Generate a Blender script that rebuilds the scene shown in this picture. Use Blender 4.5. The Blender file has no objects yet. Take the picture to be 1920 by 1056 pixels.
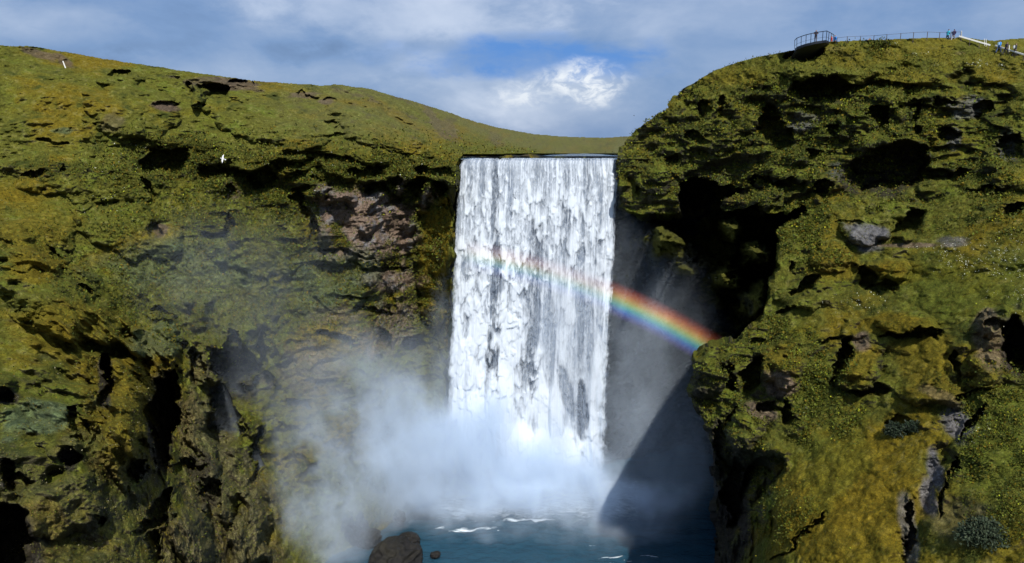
import bpy, bmesh, math, random, os
import numpy as np
# ---------------------------------------------------------------- camera, sky, sun, exposure
SC = bpy.context.scene
F, PITCH, CAMH = 1400.0, math.radians(10.4), 62.3
SUN_EL, SUN_AZ = math.radians(49), math.radians(166)      # azimuth clockwise from +Y (straight ahead)
STEP = float(os.environ.get('STEP', '1.0'))               # grid step of the ground meshes
cd = bpy.data.cameras.new('camera'); cam = bpy.data.objects.new('camera', cd); SC.collection.objects.link(cam)
cam.location = (0, 0, CAMH); cam.rotation_euler = (math.pi/2 - PITCH, 0, 0)
cd.sensor_width = 36; cd.lens = 36*F/1920; cd.clip_start = 0.5; cd.clip_end = 9000
SC.camera = cam
SC.view_settings.view_transform = 'Standard'; SC.view_settings.look = 'None'
SC.view_settings.gamma = 1; SC.view_settings.exposure = 0.12
SC.render.engine = 'CYCLES'
cy = SC.cycles
cy.use_denoising = True; cy.max_bounces = 6; cy.diffuse_bounces = 2; cy.glossy_bounces = 2
cy.transmission_bounces = 3; cy.volume_bounces = 5; cy.transparent_max_bounces = 16
cy.volume_step_rate = 0.5; cy.volume_max_steps = 128
cy.use_adaptive_sampling = True; cy.adaptive_threshold = 0.02

CT, ST = math.cos(PITCH), math.sin(PITCH)
def P(px, py, d):
    a = (px-960)/F; b = (528-py)/F
    wy = CT + b*ST; wz = -ST + b*CT; t = d/wy
    return a*t, d + 0*t, CAMH + wz*t
def V(px, py, d):
    x, y, z = P(px, py, d); return (float(x), float(y), float(z))
def col_of(px, py):
    v = np.array(P(px, py, 1.0)) - np.array([0, 0, CAMH]); return v/np.linalg.norm(v)

class NT:
    def __init__(s, nt): s.nt = nt; s.n = nt.nodes; s.l = nt.links
    def new(s, t, **k):
        n = s.n.new(t)
        for a, b in k.items(): setattr(n, a, b)
        return n
    def put(s, sock, v):
        if v is None: return
        if hasattr(v, 'is_linked') or isinstance(v, bpy.types.NodeSocket): s.l.new(v, sock)
        else:
            if isinstance(v, (tuple, list)) and len(v) == 3 and sock.type == 'RGBA': v = (*v, 1)
            sock.default_value = v
    def math(s, op, a, b=None, c=None, clamp=False):
        n = s.new('ShaderNodeMath', operation=op, use_clamp=clamp)
        for i, v in enumerate((a, b, c)): s.put(n.inputs[i], v)
        return n.outputs[0]
    def vm(s, op, a, b=None, scale=None):
        n = s.new('ShaderNodeVectorMath', operation=op); s.put(n.inputs[0], a); s.put(n.inputs[1], b)
        if scale is not None: s.put(n.inputs['Scale'], scale)
        return n.outputs['Value'] if op in ('LENGTH', 'DOT_PRODUCT', 'DISTANCE') else n.outputs[0]
    def noise(s, vec, scale=1, detail=4, rough=.55, dist=0):
        n = s.new('ShaderNodeTexNoise'); s.put(n.inputs['Vector'], vec); s.put(n.inputs['Scale'], scale)
        s.put(n.inputs['Detail'], detail); s.put(n.inputs['Roughness'], rough); s.put(n.inputs['Distortion'], dist)
        return n.outputs['Fac']
    def rng(s, v, a, b, c=0, d=1, smooth=False):
        n = s.new('ShaderNodeMapRange', interpolation_type='SMOOTHSTEP' if smooth else 'LINEAR')
        for i, q in enumerate((v, a, b, c, d)): s.put(n.inputs[i], q)
        return n.outputs[0]
    def mix(s, f, a, b, blend='MIX'):
        n = s.new('ShaderNodeMix', data_type='RGBA', blend_type=blend)
        s.put(n.inputs[0], f); s.put(n.inputs[6], a); s.put(n.inputs[7], b); return n.outputs[2]

# sky: Nishita daylight behind procedural cloud cover
w = bpy.data.worlds.new('World'); SC.world = w; w.use_nodes = True
N = NT(w.node_tree); N.n.clear()
out = N.new('ShaderNodeOutputWorld'); bg = N.new('ShaderNodeBackground'); N.l.new(bg.outputs[0], out.inputs[0])
sky = N.new('ShaderNodeTexSky', sky_type='NISHITA'); sky.sun_disc = False
sky.sun_elevation = SUN_EL; sky.sun_rotation = SUN_AZ
gen = N.new('ShaderNodeTexCoord').outputs['Generated']
st = N.vm('MULTIPLY', gen, (3.6, 3.6, 8.0))
n1 = N.noise(st, 1.3, 9, .55, .35)
n2 = N.noise(N.vm('ADD', st, (3.1, 7.7, 1.9)), 3.4, 9, .6, .2)
n3 = N.noise(st, 14, 5, .6)
def blob(px, py, rx, ry):
    c = col_of(px, py)
    d = N.vm('SUBTRACT', gen, tuple(float(q) for q in c))
    d = N.vm('MULTIPLY', d, (F/rx, F/rx, F/ry))
    r = N.vm('LENGTH', d)
    r = N.math('ADD', r, N.math('MULTIPLY', N.math('SUBTRACT', n2, .5), 1.6))
    return N.rng(r, 1.15, .25, 0, 1, True)
def addw(acc, v, k): return N.math('MULTIPLY_ADD', v, k, acc)
tone = N.math('MULTIPLY_ADD', N.math('SUBTRACT', n1, .5), 1.25, .38)
for b in [(760, 25, 330, 70, .50), (90, 55, 170, 50, .32), (470, 130, 260, 40, .20), (1330, 30, 260, 45, .22), (860, 175, 170, 60, .22),
          (1010, 205, 190, 45, .25), (300, 105, 230, 45, -.22), (650, 95, 200, 30, -.22), (1480, 80, 300, 60, -.03), (1200, 210, 120, 70, -.05), (790, 110, 80, 26, .35)]:
    tone = addw(tone, blob(*b[:4]), b[4])
tone = addw(tone, N.math('SUBTRACT', n3, .5), .10)
cr = N.new('ShaderNodeValToRGB'); e = cr.color_ramp.elements
e[0].position = 0.0; e[0].color = (.105, .185, .36, 1)
e[1].position = 1.0; e[1].color = (.52, .60, .76, 1)
for p_, c_ in ((.28, (.165, .275, .50, 1)), (.55, (.27, .37, .57, 1))):
    q = e.new(p_); q.color = c_
N.l.new(tone, cr.inputs[0])
cum = N.math('MAXIMUM', blob(1085, 160, 105, 42), N.math('MULTIPLY', blob(985, 178, 75, 30), .8))
cum = N.math('MULTIPLY', cum, N.rng(N.noise(N.vm('MULTIPLY', gen, (1, 1, 1.6)), 42, 8, .6, .6), .38, .62, .25, 1, True))
gap = N.math('MAXIMUM', blob(970, 108, 250, 42), blob(1120, 118, 130, 36))
c = N.mix(N.math('MULTIPLY', gap, N.rng(n2, .38, .62, 1.0, .45)), cr.outputs[0], (.075, .23, .60))
c = N.mix(cum, c, (.80, .84, .90))
skl = N.vm('SCALE', sky.outputs[0], scale=0.14)
sep = N.new('ShaderNodeSeparateXYZ'); N.l.new(gen, sep.inputs[0])
up = N.rng(sep.outputs[2], .25, .6, .92, .35, True)      # broken cloud overhead lets the sky through
fin = N.mix(up, skl, c)
N.l.new(fin, bg.inputs[0]); bg.inputs[1].default_value = 1.0

sl = bpy.data.lights.new('sun', 'SUN'); sun = bpy.data.objects.new('sun', sl); SC.collection.objects.link(sun)
sl.energy = 4.6; sl.angle = math.radians(.5); sl.color = (1, .965, .90)
from mathutils import Vector
SD = Vector((math.sin(SUN_AZ)*math.cos(SUN_EL), math.cos(SUN_AZ)*math.cos(SUN_EL), math.sin(SUN_EL)))
sun.rotation_euler = SD.to_track_quat('Z', 'Y').to_euler(); sun.location = (40, -60, 140)

# ---------------------------------------------------------------- helpers
def tag(o, label=None, cat=None, group=None, kind=None):
    if label: o['label'] = label
    if cat: o['category'] = cat
    if group: o['group'] = group
    if kind: o['kind'] = kind
    return o
def link(o, parent=None):
    SC.collection.objects.link(o)
    if parent: o.parent = parent
    return o
RS = np.random.RandomState(11)
PERM = RS.permutation(256); PERM = np.concatenate([PERM, PERM, PERM]).astype(np.int32)
GR = RS.normal(size=(256, 3)); GR = (GR/np.linalg.norm(GR, axis=1)[:, None]).astype(np.float32)
def noise3(x, y, z):
    x = np.asarray(x, np.float32); y = np.asarray(y, np.float32); z = np.asarray(z, np.float32)
    xi = np.floor(x); yi = np.floor(y); zi = np.floor(z)
    fx, fy, fz = x-xi, y-yi, z-zi
    xi = xi.astype(np.int32) & 255; yi = yi.astype(np.int32) & 255; zi = zi.astype(np.int32) & 255
    u, v, w_ = (t*t*t*(t*(t*6-15)+10) for t in (fx, fy, fz))
    res = 0
    for i in (0, 1):
        wi = u if i else 1-u; A = PERM[(xi+i) & 255]
        for j in (0, 1):
            wj = v if j else 1-v; B = PERM[A+((yi+j) & 255)]
            for k in (0, 1):
                wk = w_ if k else 1-w_
                g = GR[PERM[B+((zi+k) & 255)] & 255]
                res = res + wi*wj*wk*(g[..., 0]*(fx-i)+g[..., 1]*(fy-j)+g[..., 2]*(fz-k))
    return res*1.6
def ss(a, b, x):
    t = np.clip((x-a)/(b-a), 0, 1); return t*t*(3-2*t)
def up2(a, shape, st):
    ny, nx = shape
    yy = np.arange(ny)/st; xx = np.arange(nx)/st
    y0 = np.minimum(yy.astype(int), a.shape[0]-2); x0 = np.minimum(xx.astype(int), a.shape[1]-2)
    fy = (yy-y0)[:, None].astype(np.float32); fx = (xx-x0)[None].astype(np.float32)
    A = a[y0][:, x0]; B = a[y0][:, x0+1]; C_ = a[y0+1][:, x0]; D = a[y0+1][:, x0+1]
    return (A*(1-fx)+B*fx)*(1-fy)+(C_*(1-fx)+D*fx)*fy
def gfbm(Q, wl, octs, seed=0, gain=.5, zs=1.0, xs=1.0, ridged=False):
    """fractal noise over a grid Q[ny,nx,3]; coarse octaves are computed on a coarse grid"""
    res = 0; amp = 1.0; tot = 0
    for o in range(octs):
        L = wl/2**o
        st = 8 if L > 5 else (4 if L > 2.4 else 1)
        st = max(1, int(st/STEP)) if Q.ndim == 3 else 1
        q = Q[::st, ::st] if Q.ndim == 3 else Q
        if Q.ndim == 3 and (q.shape[0] < 3 or q.shape[1] < 3): st = 1; q = Q
        n = noise3(q[..., 0]*xs/L+seed*13.7+o*5.1, q[..., 1]/L+seed*3.3+o*7.7, q[..., 2]*zs/L+seed*7.9+o*2.3)
        if ridged: n = 1-2*np.abs(n)
        if st > 1: n = up2(n, Q.shape[:2], st)
        res = res+amp*n; tot += amp; amp *= gain
    return res/tot*1.3
def tps(cp, X, Y):
    cp = np.array(cp, float); p = cp[:, :2]/1000; n = len(p)
    def U(r2): return r2*np.log(r2+1e-9)
    K = U(((p[:, None]-p[None])**2).sum(-1)) + np.eye(n)*2e-3
    Pm = np.c_[np.ones(n), p]
    A = np.zeros((n+3, n+3)); A[:n, :n] = K; A[:n, n:] = Pm; A[n:, :n] = Pm.T
    wv = np.linalg.solve(A, np.r_[cp[:, 2], 0, 0, 0])
    res = (wv[n]+wv[n+1]*X/1000+wv[n+2]*Y/1000).astype(np.float32)
    for i in range(n):
        res += (wv[i]*U((X/1000-p[i, 0])**2+(Y/1000-p[i, 1])**2)).astype(np.float32)
    return res
def ell(X, Y, px, py, rx, ry, rot=0):
    r = math.radians(rot); dx = X-px; dy = -(Y-py)
    u = (dx*math.cos(r)+dy*math.sin(r))/rx; v = (-dx*math.sin(r)+dy*math.cos(r))/ry
    return u, v
def hollow(d, X, Y, wob, px, py, rx, ry, dep, rot=0, lip=.22):
    u, v = ell(X, Y, px, py, rx, ry, rot)
    r = np.sqrt(u*u+v*v)+wob*.42
    e = .16+.55*ss(.4, -1, v)
    d += dep*ss(0, 1, (1-r)/e)
    d -= dep*lip*np.exp(-((v-1.15)/.35)**2)*ss(1.3, .5, np.abs(u))
    return d
def bulge(d, X, Y, wob, px, py, rx, ry, dep, rot=0):
    u, v = ell(X, Y, px, py, rx, ry, rot)
    r = np.sqrt(u*u+v*v)+wob*.35
    d -= dep*np.sqrt(np.clip(1-r*r, 0, 1)); return d
def pmask(X, Y, wob, lst):
    m = np.zeros_like(X)
    for (px, py, rx, ry, rot, k) in lst:
        u, v = ell(X, Y, px, py, rx, ry, rot)
        m = np.maximum(m, k*ss(1.25, .7, np.sqrt(u*u+v*v)+wob*.75))
    return m
def poly_in(X, Y, pts):
    ins = np.zeros(X.shape, bool); n = len(pts)
    for i in range(n):
        x0, y0 = pts[i]; x1, y1 = pts[(i+1) % n]
        if y0 == y1: continue
        c_ = (Y >= min(y0, y1)) & (Y < max(y0, y1))
        ins ^= c_ & (X < (x1-x0)*(Y-y0)/(y1-y0)+x0)
    return ins
def grid_normals(Q):
    gx = np.gradient(Q, axis=1); gy = np.gradient(Q, axis=0)
    n = np.cross(gy, gx); n /= np.linalg.norm(n, axis=2)[..., None]+1e-9
    flip = (n*(Q-np.array([0, 0, CAMH]))).sum(-1) > 0
    n[flip] *= -1
    return n.astype(np.float32)
def raw_mesh(name, co, quads, col=None, extra=None, smooth=True):
    me = bpy.data.meshes.new(name); nv, nf = len(co), len(quads); k = quads.shape[1]
    me.vertices.add(nv); me.vertices.foreach_set('co', np.ascontiguousarray(co, np.float32).ravel())
    me.loops.add(nf*k); me.loops.foreach_set('vertex_index', np.ascontiguousarray(quads, np.int32).ravel())
    me.polygons.add(nf); me.polygons.foreach_set('loop_start', np.arange(0, nf*k, k, dtype=np.int32))
    me.polygons.foreach_set('use_smooth', np.full(nf, smooth))
    if col is not None:
        a = me.color_attributes.new('Col', 'FLOAT_COLOR', 'POINT')
        c4 = np.ones((nv, 4), np.float32); c4[:, :3] = col; a.data.foreach_set('color', c4.ravel())
    for kk, arr in (extra or {}).items():
        a = me.attributes.new(kk, 'FLOAT', 'POINT'); a.data.foreach_set('value', np.ascontiguousarray(arr, np.float32))
    me.update(calc_edges=True)
    return me
def shell_mesh(name, Q, mask, col, extra=None, back=(0, 1, -.12), nback=9, bstep=2.2):
    """masked grid -> mesh; its outline is carried on backwards, roughened, so the land has a far side"""
    ny, nx = mask.shape
    idx = np.arange(ny*nx).reshape(ny, nx)
    fm = mask[:-1, :-1] & mask[1:, :-1] & mask[:-1, 1:] & mask[1:, 1:]
    q = np.stack([idx[:-1, :-1], idx[1:, :-1], idx[1:, 1:], idx[:-1, 1:]], -1)[fm]
    E = np.concatenate([q[:, [0, 1]], q[:, [1, 2]], q[:, [2, 3]], q[:, [3, 0]]])
    key = np.sort(E, 1); kk = key[:, 0].astype(np.int64)*ny*nx+key[:, 1]
    _, inv, cnt = np.unique(kk, return_inverse=True, return_counts=True)
    be = E[cnt[inv] == 1]
    bv, binv = np.unique(be, return_inverse=True); binv = binv.reshape(be.shape)
    used = np.unique(q); remap = np.full(ny*nx, -1, np.int64); remap[used] = np.arange(len(used))
    co = Q.reshape(-1, 3)[used]; cc = col.reshape(-1, 3)[used]
    ex = {k_: v_.reshape(-1)[used] for k_, v_ in (extra or {}).items()}
    B = Q.reshape(-1, 3)[bv]; bc = col.reshape(-1, 3)[bv]
    ray = B-np.array([0, 0, CAMH]); ray /= np.linalg.norm(ray, axis=1)[:, None]
    cos_, faces = [co], [remap[q]]; cols = [cc]; exs = {k_: [v_] for k_, v_ in ex.items()}
    prev = remap[bv]; base = len(co); dist = 0
    for s in range(nback):
        dist += bstep*(.12 if s == 0 else (.35 if s == 1 else 1+.35*s))
        nz_ = np.stack([noise3(B[:, 0]/5+s*.9, B[:, 1]/5, B[:, 2]/5+k_*9.1) for k_ in range(3)], 1)
        q_ = np.where(B[:, 2] > CAMH-3, .65, .06)[:, None]             # crests roll over backwards, lower edges run straight back
        p = B+(ray*(1-q_)+np.array(back)*q_)*dist+nz_*min(dist*.16, 1.6)
        if s < 2: p = B+(ray*.9+np.array(back)*.1)*dist
        cur = base+np.arange(len(bv)); base += len(bv)
        faces.append(np.stack([prev[binv[:, 1]], prev[binv[:, 0]], cur[binv[:, 0]], cur[binv[:, 1]]], 1))
        cos_.append(p); cols.append(bc)
        for k_ in exs: exs[k_].append(extra[k_].reshape(-1)[bv])
        prev = cur
    return raw_mesh(name, np.concatenate(cos_), np.concatenate(faces), np.concatenate(cols), {k_: np.concatenate(v_) for k_, v_ in exs.items()})

def mat(name):
    m = bpy.data.materials.new(name); m.use_nodes = True; n = NT(m.node_tree)
    b = [q for q in m.node_tree.nodes if q.type == 'BSDF_PRINCIPLED'][0]
    return m, n, b
def plain(name, col, rough=.6, metal=0, var=.12):
    m, n, b = mat(name)
    tc = n.new('ShaderNodeTexCoord').outputs['Object']
    f = n.rng(n.noise(tc, 9, 5), .3, .7, 1-var, 1+var)
    n.l.new(n.vm('SCALE', tuple(col), scale=f), b.inputs['Base Color'])
    b.inputs['Roughness'].default_value = rough; b.inputs['Metallic'].default_value = metal
    return m
def ground_mat(name, rough=.95, spec=.05, fine=1.0):
    m, n, b = mat(name)
    at = n.new('ShaderNodeAttribute', attribute_name='Col')
    tc = n.new('ShaderNodeTexCoord').outputs['Object']
    a = n.noise(tc, 2.6, 6, .7); c_ = n.noise(n.vm('MULTIPLY', tc, (1, 1, .6)), 7.5, 5, .7, .5)
    f = n.math('MULTIPLY', n.rng(a, .3, .7, 1-.4*fine, 1+.45*fine), n.rng(c_, .3, .7, 1-.5*fine, 1+.5*fine))
    n.l.new(n.vm('SCALE', at.outputs['Color'], scale=f), b.inputs['Base Color'])
    b.inputs['Roughness'].default_value = rough; b.inputs['Specular IOR Level'].default_value = spec
    bp = n.new('ShaderNodeBump'); bp.inputs['Strength'].default_value = .6; bp.inputs['Distance'].default_value = .25
    n.l.new(n.noise(tc, 4.5, 6, .7), bp.inputs['Height']); n.l.new(bp.outputs[0], b.inputs['Normal'])
    return m
M_GROUND = ground_mat('mossy_ground')
M_LEAF, n_, b_ = mat('leaves')
at_ = n_.new('ShaderNodeAttribute', attribute_name='Col'); n_.l.new(at_.outputs['Color'], b_.inputs['Base Color'])
b_.inputs['Roughness'].default_value = .65; b_.inputs['Specular IOR Level'].default_value = .08

# ---------------------------------------------------------------- palette (albedo)
GREEN = np.array([.084, .084, .014]); FRESH = np.array([.084, .103, .014]); OCHRE = np.array([.124, .089, .008])
DARKG = np.array([.028, .038, .009]); BROWN = np.array([.155, .112, .082]); GREY = np.array([.17, .165, .17])
DARKR_SHADE = np.array([.030, .026, .022]); RUST = np.array([.125, .070, .022]); BLUEG = np.array([.07, .10, .055]); STRAW = np.array([.155, .135, .05])
def lerp(c_, k, m): m = np.clip(m, 0, 1)[..., None]; return c_*(1-m)+k*m

def make_grid(x0, x1, y0, y1):
    xs = np.arange(x0, x1+.01, STEP, dtype=np.float32); ys = np.arange(y0, y1+.01, STEP, dtype=np.float32)
    return np.meshgrid(xs, ys)
def stackP(X, Y, d):
    x, y, z = P(X, Y, d); return np.stack([x, y, z], -1).astype(np.float32)

def land(X, Y, cp, hollows, bulges, cliff, upright=(), amp=1.0, strata=0.0, seed=1, steps=()):
    d = tps(cp, X, Y); Q0 = stackP(X, Y, d)
    wob = gfbm(Q0, 4.5, 3, seed+20)
    X0, Y0 = X, Y
    wx_ = noise3(X/70, Y/50, 0*X+seed)*20+noise3(X/24, Y/17, 0*X+seed+3)*9+noise3(X/8, Y/6, 0*X+seed+5)*3.5
    wy_ = noise3(X/70, Y/50, 0*X+seed+11)*13+noise3(X/24, Y/17, 0*X+seed+13)*7+noise3(X/8, Y/6, 0*X+seed+15)*3
    X = X0+wx_; Y = Y0+wy_
    for s in steps: d = s(d, X, Y, wob)
    for b in bulges: d = bulge(d, X, Y, wob, *b)
    K = pmask(X, Y, wob, cliff)                                # how cliff-like the ground is
    big = gfbm(Q0, 11, 3, seed, .5); rid = gfbm(Q0, 5.5, 4, seed+1, .55, ridged=True)
    tus = gfbm(Q0, 1.7, 3, seed+2, .6, zs=1.3); mic = gfbm(Q0, .55, 2, seed+3, .6)
    lay = gfbm(Q0, 6.0, 4, seed+4, .5, zs=3.6, xs=.7)           # layered ledges
    lump = np.abs(gfbm(Q0, 3.2, 3, seed+5, .5))
    d = d - amp*(big*1.9 + tus*.42 + mic*.16) - K*(rid*1.5 + lay*2.0 + lump*1.9) + .9*K
    d = d - (1-K)*lump*.9
    d = d - gfbm(Q0, 26, 4, seed+8, .55)*5.5*ss(330, 180, Y)*(X < 1000)*ss(1050, 800, X) - gfbm(Q0, 5, 3, seed+9, .6, ridged=True)*.8*ss(330, 220, Y)*(1-K)
    butt = gfbm(Q0, 13, 4, seed+6, .42, zs=.25, ridged=True)         # upright buttresses where asked for
    d = d - pmask(X, Y, wob, upright)*butt*3.6
    for hgt, am, sd in ((7.5, 2.1, 50), (3.1, .75, 51)):               # overhanging ledges: a lip, an undercut, a slope back out
        ph = Q0[..., 2]/hgt+gfbm(Q0, 12, 3, seed+sd)*1.1; fr = 1-(ph-np.floor(ph))
        sel = ss(-.15, .35, gfbm(Q0, 8, 3, seed+sd+5)+.35*K-.1)
        d = d+K*(1-.75*pmask(X, Y, wob, upright))*sel*am*ss(0, .14, fr)*ss(1, .25, fr)
    for h in hollows: d = hollow(d, X, Y, wob, *h)
    return d, Q0, dict(wob=wob, K=K, big=big, rid=rid, tus=tus, mic=mic, lay=lay, lump=lump)

def colours(Q, X, Y, f, nrm, rocks, seed, tint=None, rockauto=.75):
    a = gfbm(Q, 14, 4, seed+30); b = gfbm(Q, 3.0, 4, seed+31, .6); c2 = gfbm(Q, .9, 2, seed+32)
    c_ = np.ones(Q.shape, np.float32)*GREEN
    c_ = lerp(c_, FRESH, ss(-.1, .5, b+.3*c2))
    c_ = lerp(c_, OCHRE, ss(.0, .55, a+.45*b)*.85)
    c_ = lerp(c_, DARKG, ss(.1, .6, -b+.5*f['K']*f['rid'])*.8)
    c_ = lerp(c_, STRAW, ss(.25, .6, c2+.4*b)*(1-f['K'])*.35)
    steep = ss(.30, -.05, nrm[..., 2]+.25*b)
    c_ = lerp(c_, DARKR_SHADE*1.5, steep*rockauto*ss(-.3, .3, f['K']*.9+b*.6-.1))
    for kind, lst in rocks:
        m = pmask(X, Y, f['wob']+.5*b, lst)
        if kind is BROWN:
            cc = lerp(np.ones(Q.shape, np.float32)*BROWN, GREY, ss(-.1, .5, b)); cc = lerp(cc, BROWN*.45, ss(.1, .7, c2-f['lay']))
        else: cc = np.ones(Q.shape, np.float32)*kind*(1+.35*c2[..., None])
        m = np.clip(m, 0, 1)[..., None]; c_ = c_*(1-m)+cc*m
    return np.clip(c_*(1+.22*c2[..., None]), .004, 1).astype(np.float32)

LEAVES = []
def scatter(Q, nrm, mask, w_, n, size, pal, seed, lift=.1, upb=.5, flat=.5):
    """leaf blades grown over visible ground: one small quad each"""
    r = np.random.RandomState(seed)
    ww = (mask*np.clip(w_, 0, None)).ravel().astype(np.float64); ww /= ww.sum()
    ii = np.searchsorted(np.cumsum(ww), r.rand(n)).clip(0, ww.size-1)
    p = Q.reshape(-1, 3)[ii]; nn = nrm.reshape(-1, 3)[ii]
    d = nn+r.normal(size=(n, 3))*.75+np.array([0, 0, upb]); d /= np.linalg.norm(d, axis=1)[:, None]
    t = np.cross(d, r.normal(size=(n, 3))); t /= np.linalg.norm(t, axis=1)[:, None]+1e-6
    u = np.cross(d, t)
    s = (size[0]+(size[1]-size[0])*r.rand(n)**2)[:, None]*np.clip(p[:, 1:2]/108, .45, 1.1)
    p = p+nn*lift*r.rand(n)[:, None]+r.normal(size=(n, 3))*.08
    a = p; c_ = p+(d*.75+u*.65)*s; b = p+(d*.42+u*.30+t*flat*.55)*s; e_ = p+(d*.42+u*.30-t*flat*.55)*s
    co = np.stack([a, b, c_, e_], 1).reshape(-1, 3)
    pal = np.array([q[0] for q in pal]), np.array([q[1] for q in pal], float)
    ci = r.choice(len(pal[0]), n, p=pal[1]/pal[1].sum())
    cl = pal[0][ci]*(.7+.6*r.rand(n))[:, None]
    return co, np.repeat(cl, 4, 0)
def leaf_object(name, parts, label):
    co = np.concatenate([q[0] for q in parts]); cl = np.concatenate([q[1] for q in parts])
    me = raw_mesh(name, co, np.arange(len(co)).reshape(-1, 4), cl, smooth=False)
    me.materials.append(M_LEAF); o = bpy.data.objects.new(name, me); link(o); tag(o, label, None, None, 'stuff'); return o
def add_land(name, Q, mask, col, label, **k):
    me = shell_mesh(name, Q, mask, col, **k); me.materials.append(M_GROUND)
    o = bpy.data.objects.new(name, me); link(o); tag(o, label, None, None, 'structure'); return o

# ---------------------------------------------------------------- left hillside and its cliffs
SKY_L = [(-200, 78), (0, 84), (60, 87), (120, 97), (200, 111), (300, 126), (400, 141), (470, 150), (540, 156), (600, 160), (640, 158), (700, 168), (760, 186),
         (820, 203), (870, 221), (930, 238), (1000, 251), (1060, 256), (1130, 258), (1180, 255), (1260, 250)]
X, Y = make_grid(-150, 1240, 70, 1120)
sl_ = np.array(SKY_L, float)
top = np.interp(X[0], sl_[:, 0], sl_[:, 1])[None]
edge = np.interp(Y[:, 0], [283, 290, 300, 420, 520, 640, 760, 1120], [1400, 868, 860, 852, 846, 838, 834, 834])[:, None]
edge2 = np.where(Y < 288.5, 1240, edge)
wobl = noise3(X/40, Y/40, 0*X)*2+noise3(X/9, Y/9, 0*X)*.9
maskA = (Y > top+wobl*1.0*(X < 900)+.6*noise3(X/3.5, Y/3.5, 0*X+2)) & (X < edge2+wobl*3)
cpA = [(-150, 80, 138), (0, 84, 142), (120, 97, 146), (300, 126, 152), (400, 141, 154), (540, 156, 162), (640, 158, 166), (760, 187, 176), (870, 222, 196), (1000, 252, 260), (1130, 258, 330),
       (1240, 258, 340), (0, 200, 126), (200, 200, 131), (400, 220, 136), (600, 235, 141), (740, 255, 146), (870, 262, 158), (870, 284, 136), (1000, 287, 148), (1150, 287, 158), (1240, 287, 165), (940, 287, 140),
       (0, 330, 112), (200, 320, 119), (400, 292, 126), (560, 285, 128), (700, 285, 129), (840, 290, 130), (400, 400, 119), (560, 400, 123), (700, 400, 126), (850, 400, 128),
       (-150, 400, 98), (0, 450, 97), (120, 470, 103), (250, 480, 110), (400, 520, 114), (560, 540, 119), (700, 540, 123), (850, 560, 127), (-150, 620, 76), (0, 620, 80), (120, 600, 88), (250, 620, 101), (400, 640, 110),
       (560, 680, 115), (700, 700, 120), (845, 700, 125), (-150, 800, 63), (0, 800, 66), (150, 780, 72), (270, 800, 78), (350, 800, 96), (430, 800, 103), (560, 830, 110), (700, 860, 116), (845, 850, 123),
       (-150, 1100, 52), (0, 1000, 56), (150, 1000, 61), (270, 1000, 68), (350, 950, 82), (430, 950, 92), (560, 960, 104), (700, 960, 112), (845, 960, 120), (0, 1120, 52), (200, 1120, 57), (350, 1120, 70),
       (480, 1120, 90), (700, 1120, 108), (845, 1120, 118)]
holA = [(300, 304, 52, 27, 7, 0), (275, 352, 12, 24, 3, 0), (62, 322, 32, 8, 2.6, -4), (126, 320, 15, 7, 2, 0), (400, 172, 30, 15, 6, -12), (352, 168, 10, 12, 3, 0), (378, 193, 16, 5, 2.5), (450, 160, 26, 7, 3, -10), (226, 139, 22, 7, 3, -8), (308, 198, 26, 7, 2, -8),
        (572, 178, 22, 8, 1.5, -6), (612, 190, 14, 6, 1.8), (190, 232, 12, 5, 1.5), (96, 262, 26, 6, 1.6),
        (395, 318, 26, 13, 4), (500, 342, 40, 22, 6), (462, 322, 50, 10, 4.5), (545, 312, 48, 12, 4), (565, 368, 22, 22, 5.5), (540, 290, 30, 8, 2), (640, 300, 40, 10, 3), (682, 322, 55, 14, 5), (592, 345, 20, 10, 4), (706, 352, 26, 14, 6), (742, 338, 22, 12, 5.5), (780, 352, 22, 17, 6), (824, 356, 24, 17, 6),
        (815, 320, 40, 10, 3), (580, 420, 11, 55, 5, 8), (434, 362, 12, 20, 3), (300, 428, 16, 20, 2.6), (425, 425, 12, 30, 3.5, -10), (400, 442, 22, 8, 2.4),
        (112, 490, 6, 40, 2.2, 30), (158, 545, 22, 12, 2.2, -20), (300, 585, 28, 7, 1.8, -15), (345, 655, 12, 22, 4, 0), (370, 690, 14, 40, 4.5, 10), (250, 628, 30, 9, 3, 0), (700, 583, 50, 9, 2.6, -6), (770, 645, 20, 20, 4), (660, 560, 30, 6, 2), (720, 505, 50, 6, 1.6, 4), (640, 478, 50, 6, 1.4, -3),
        (198, 715, 13, 60, 9, -3), (306, 800, 27, 110, 17, 2), (322, 725, 12, 44, 10, 12), (448, 690, 48, 46, 14, 25), (418, 765, 28, 56, 12, 12), (432, 655, 16, 40, 6), (488, 660, 12, 44, 6), (425, 815, 28, 32, 6), (500, 720, 18, 30, 4), (480, 860, 10, 60, 4, -8),
        (150, 800, 16, 50, 3.6, 8), (130, 860, 22, 22, 3.5), (262, 880, 26, 24, 4.5), (340, 880, 20, 26, 3), (180, 975, 16, 14, 3), (40, 905, 34, 18, 3.5), (12, 880, 18, 22, 4), (14, 1010, 46, 90, 9, 20), (12, 745, 28, 16, 2.6), (290, 960, 14, 70, 5, -35), (395, 940, 20, 50, 4, 6), (290, 1030, 10, 40, 3, 0),
        (640, 640, 40, 9, 2, -10), (560, 760, 30, 12, 2.2), (620, 720, 26, 9, 2), (720, 640, 12, 22, 3, 0)]
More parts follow.
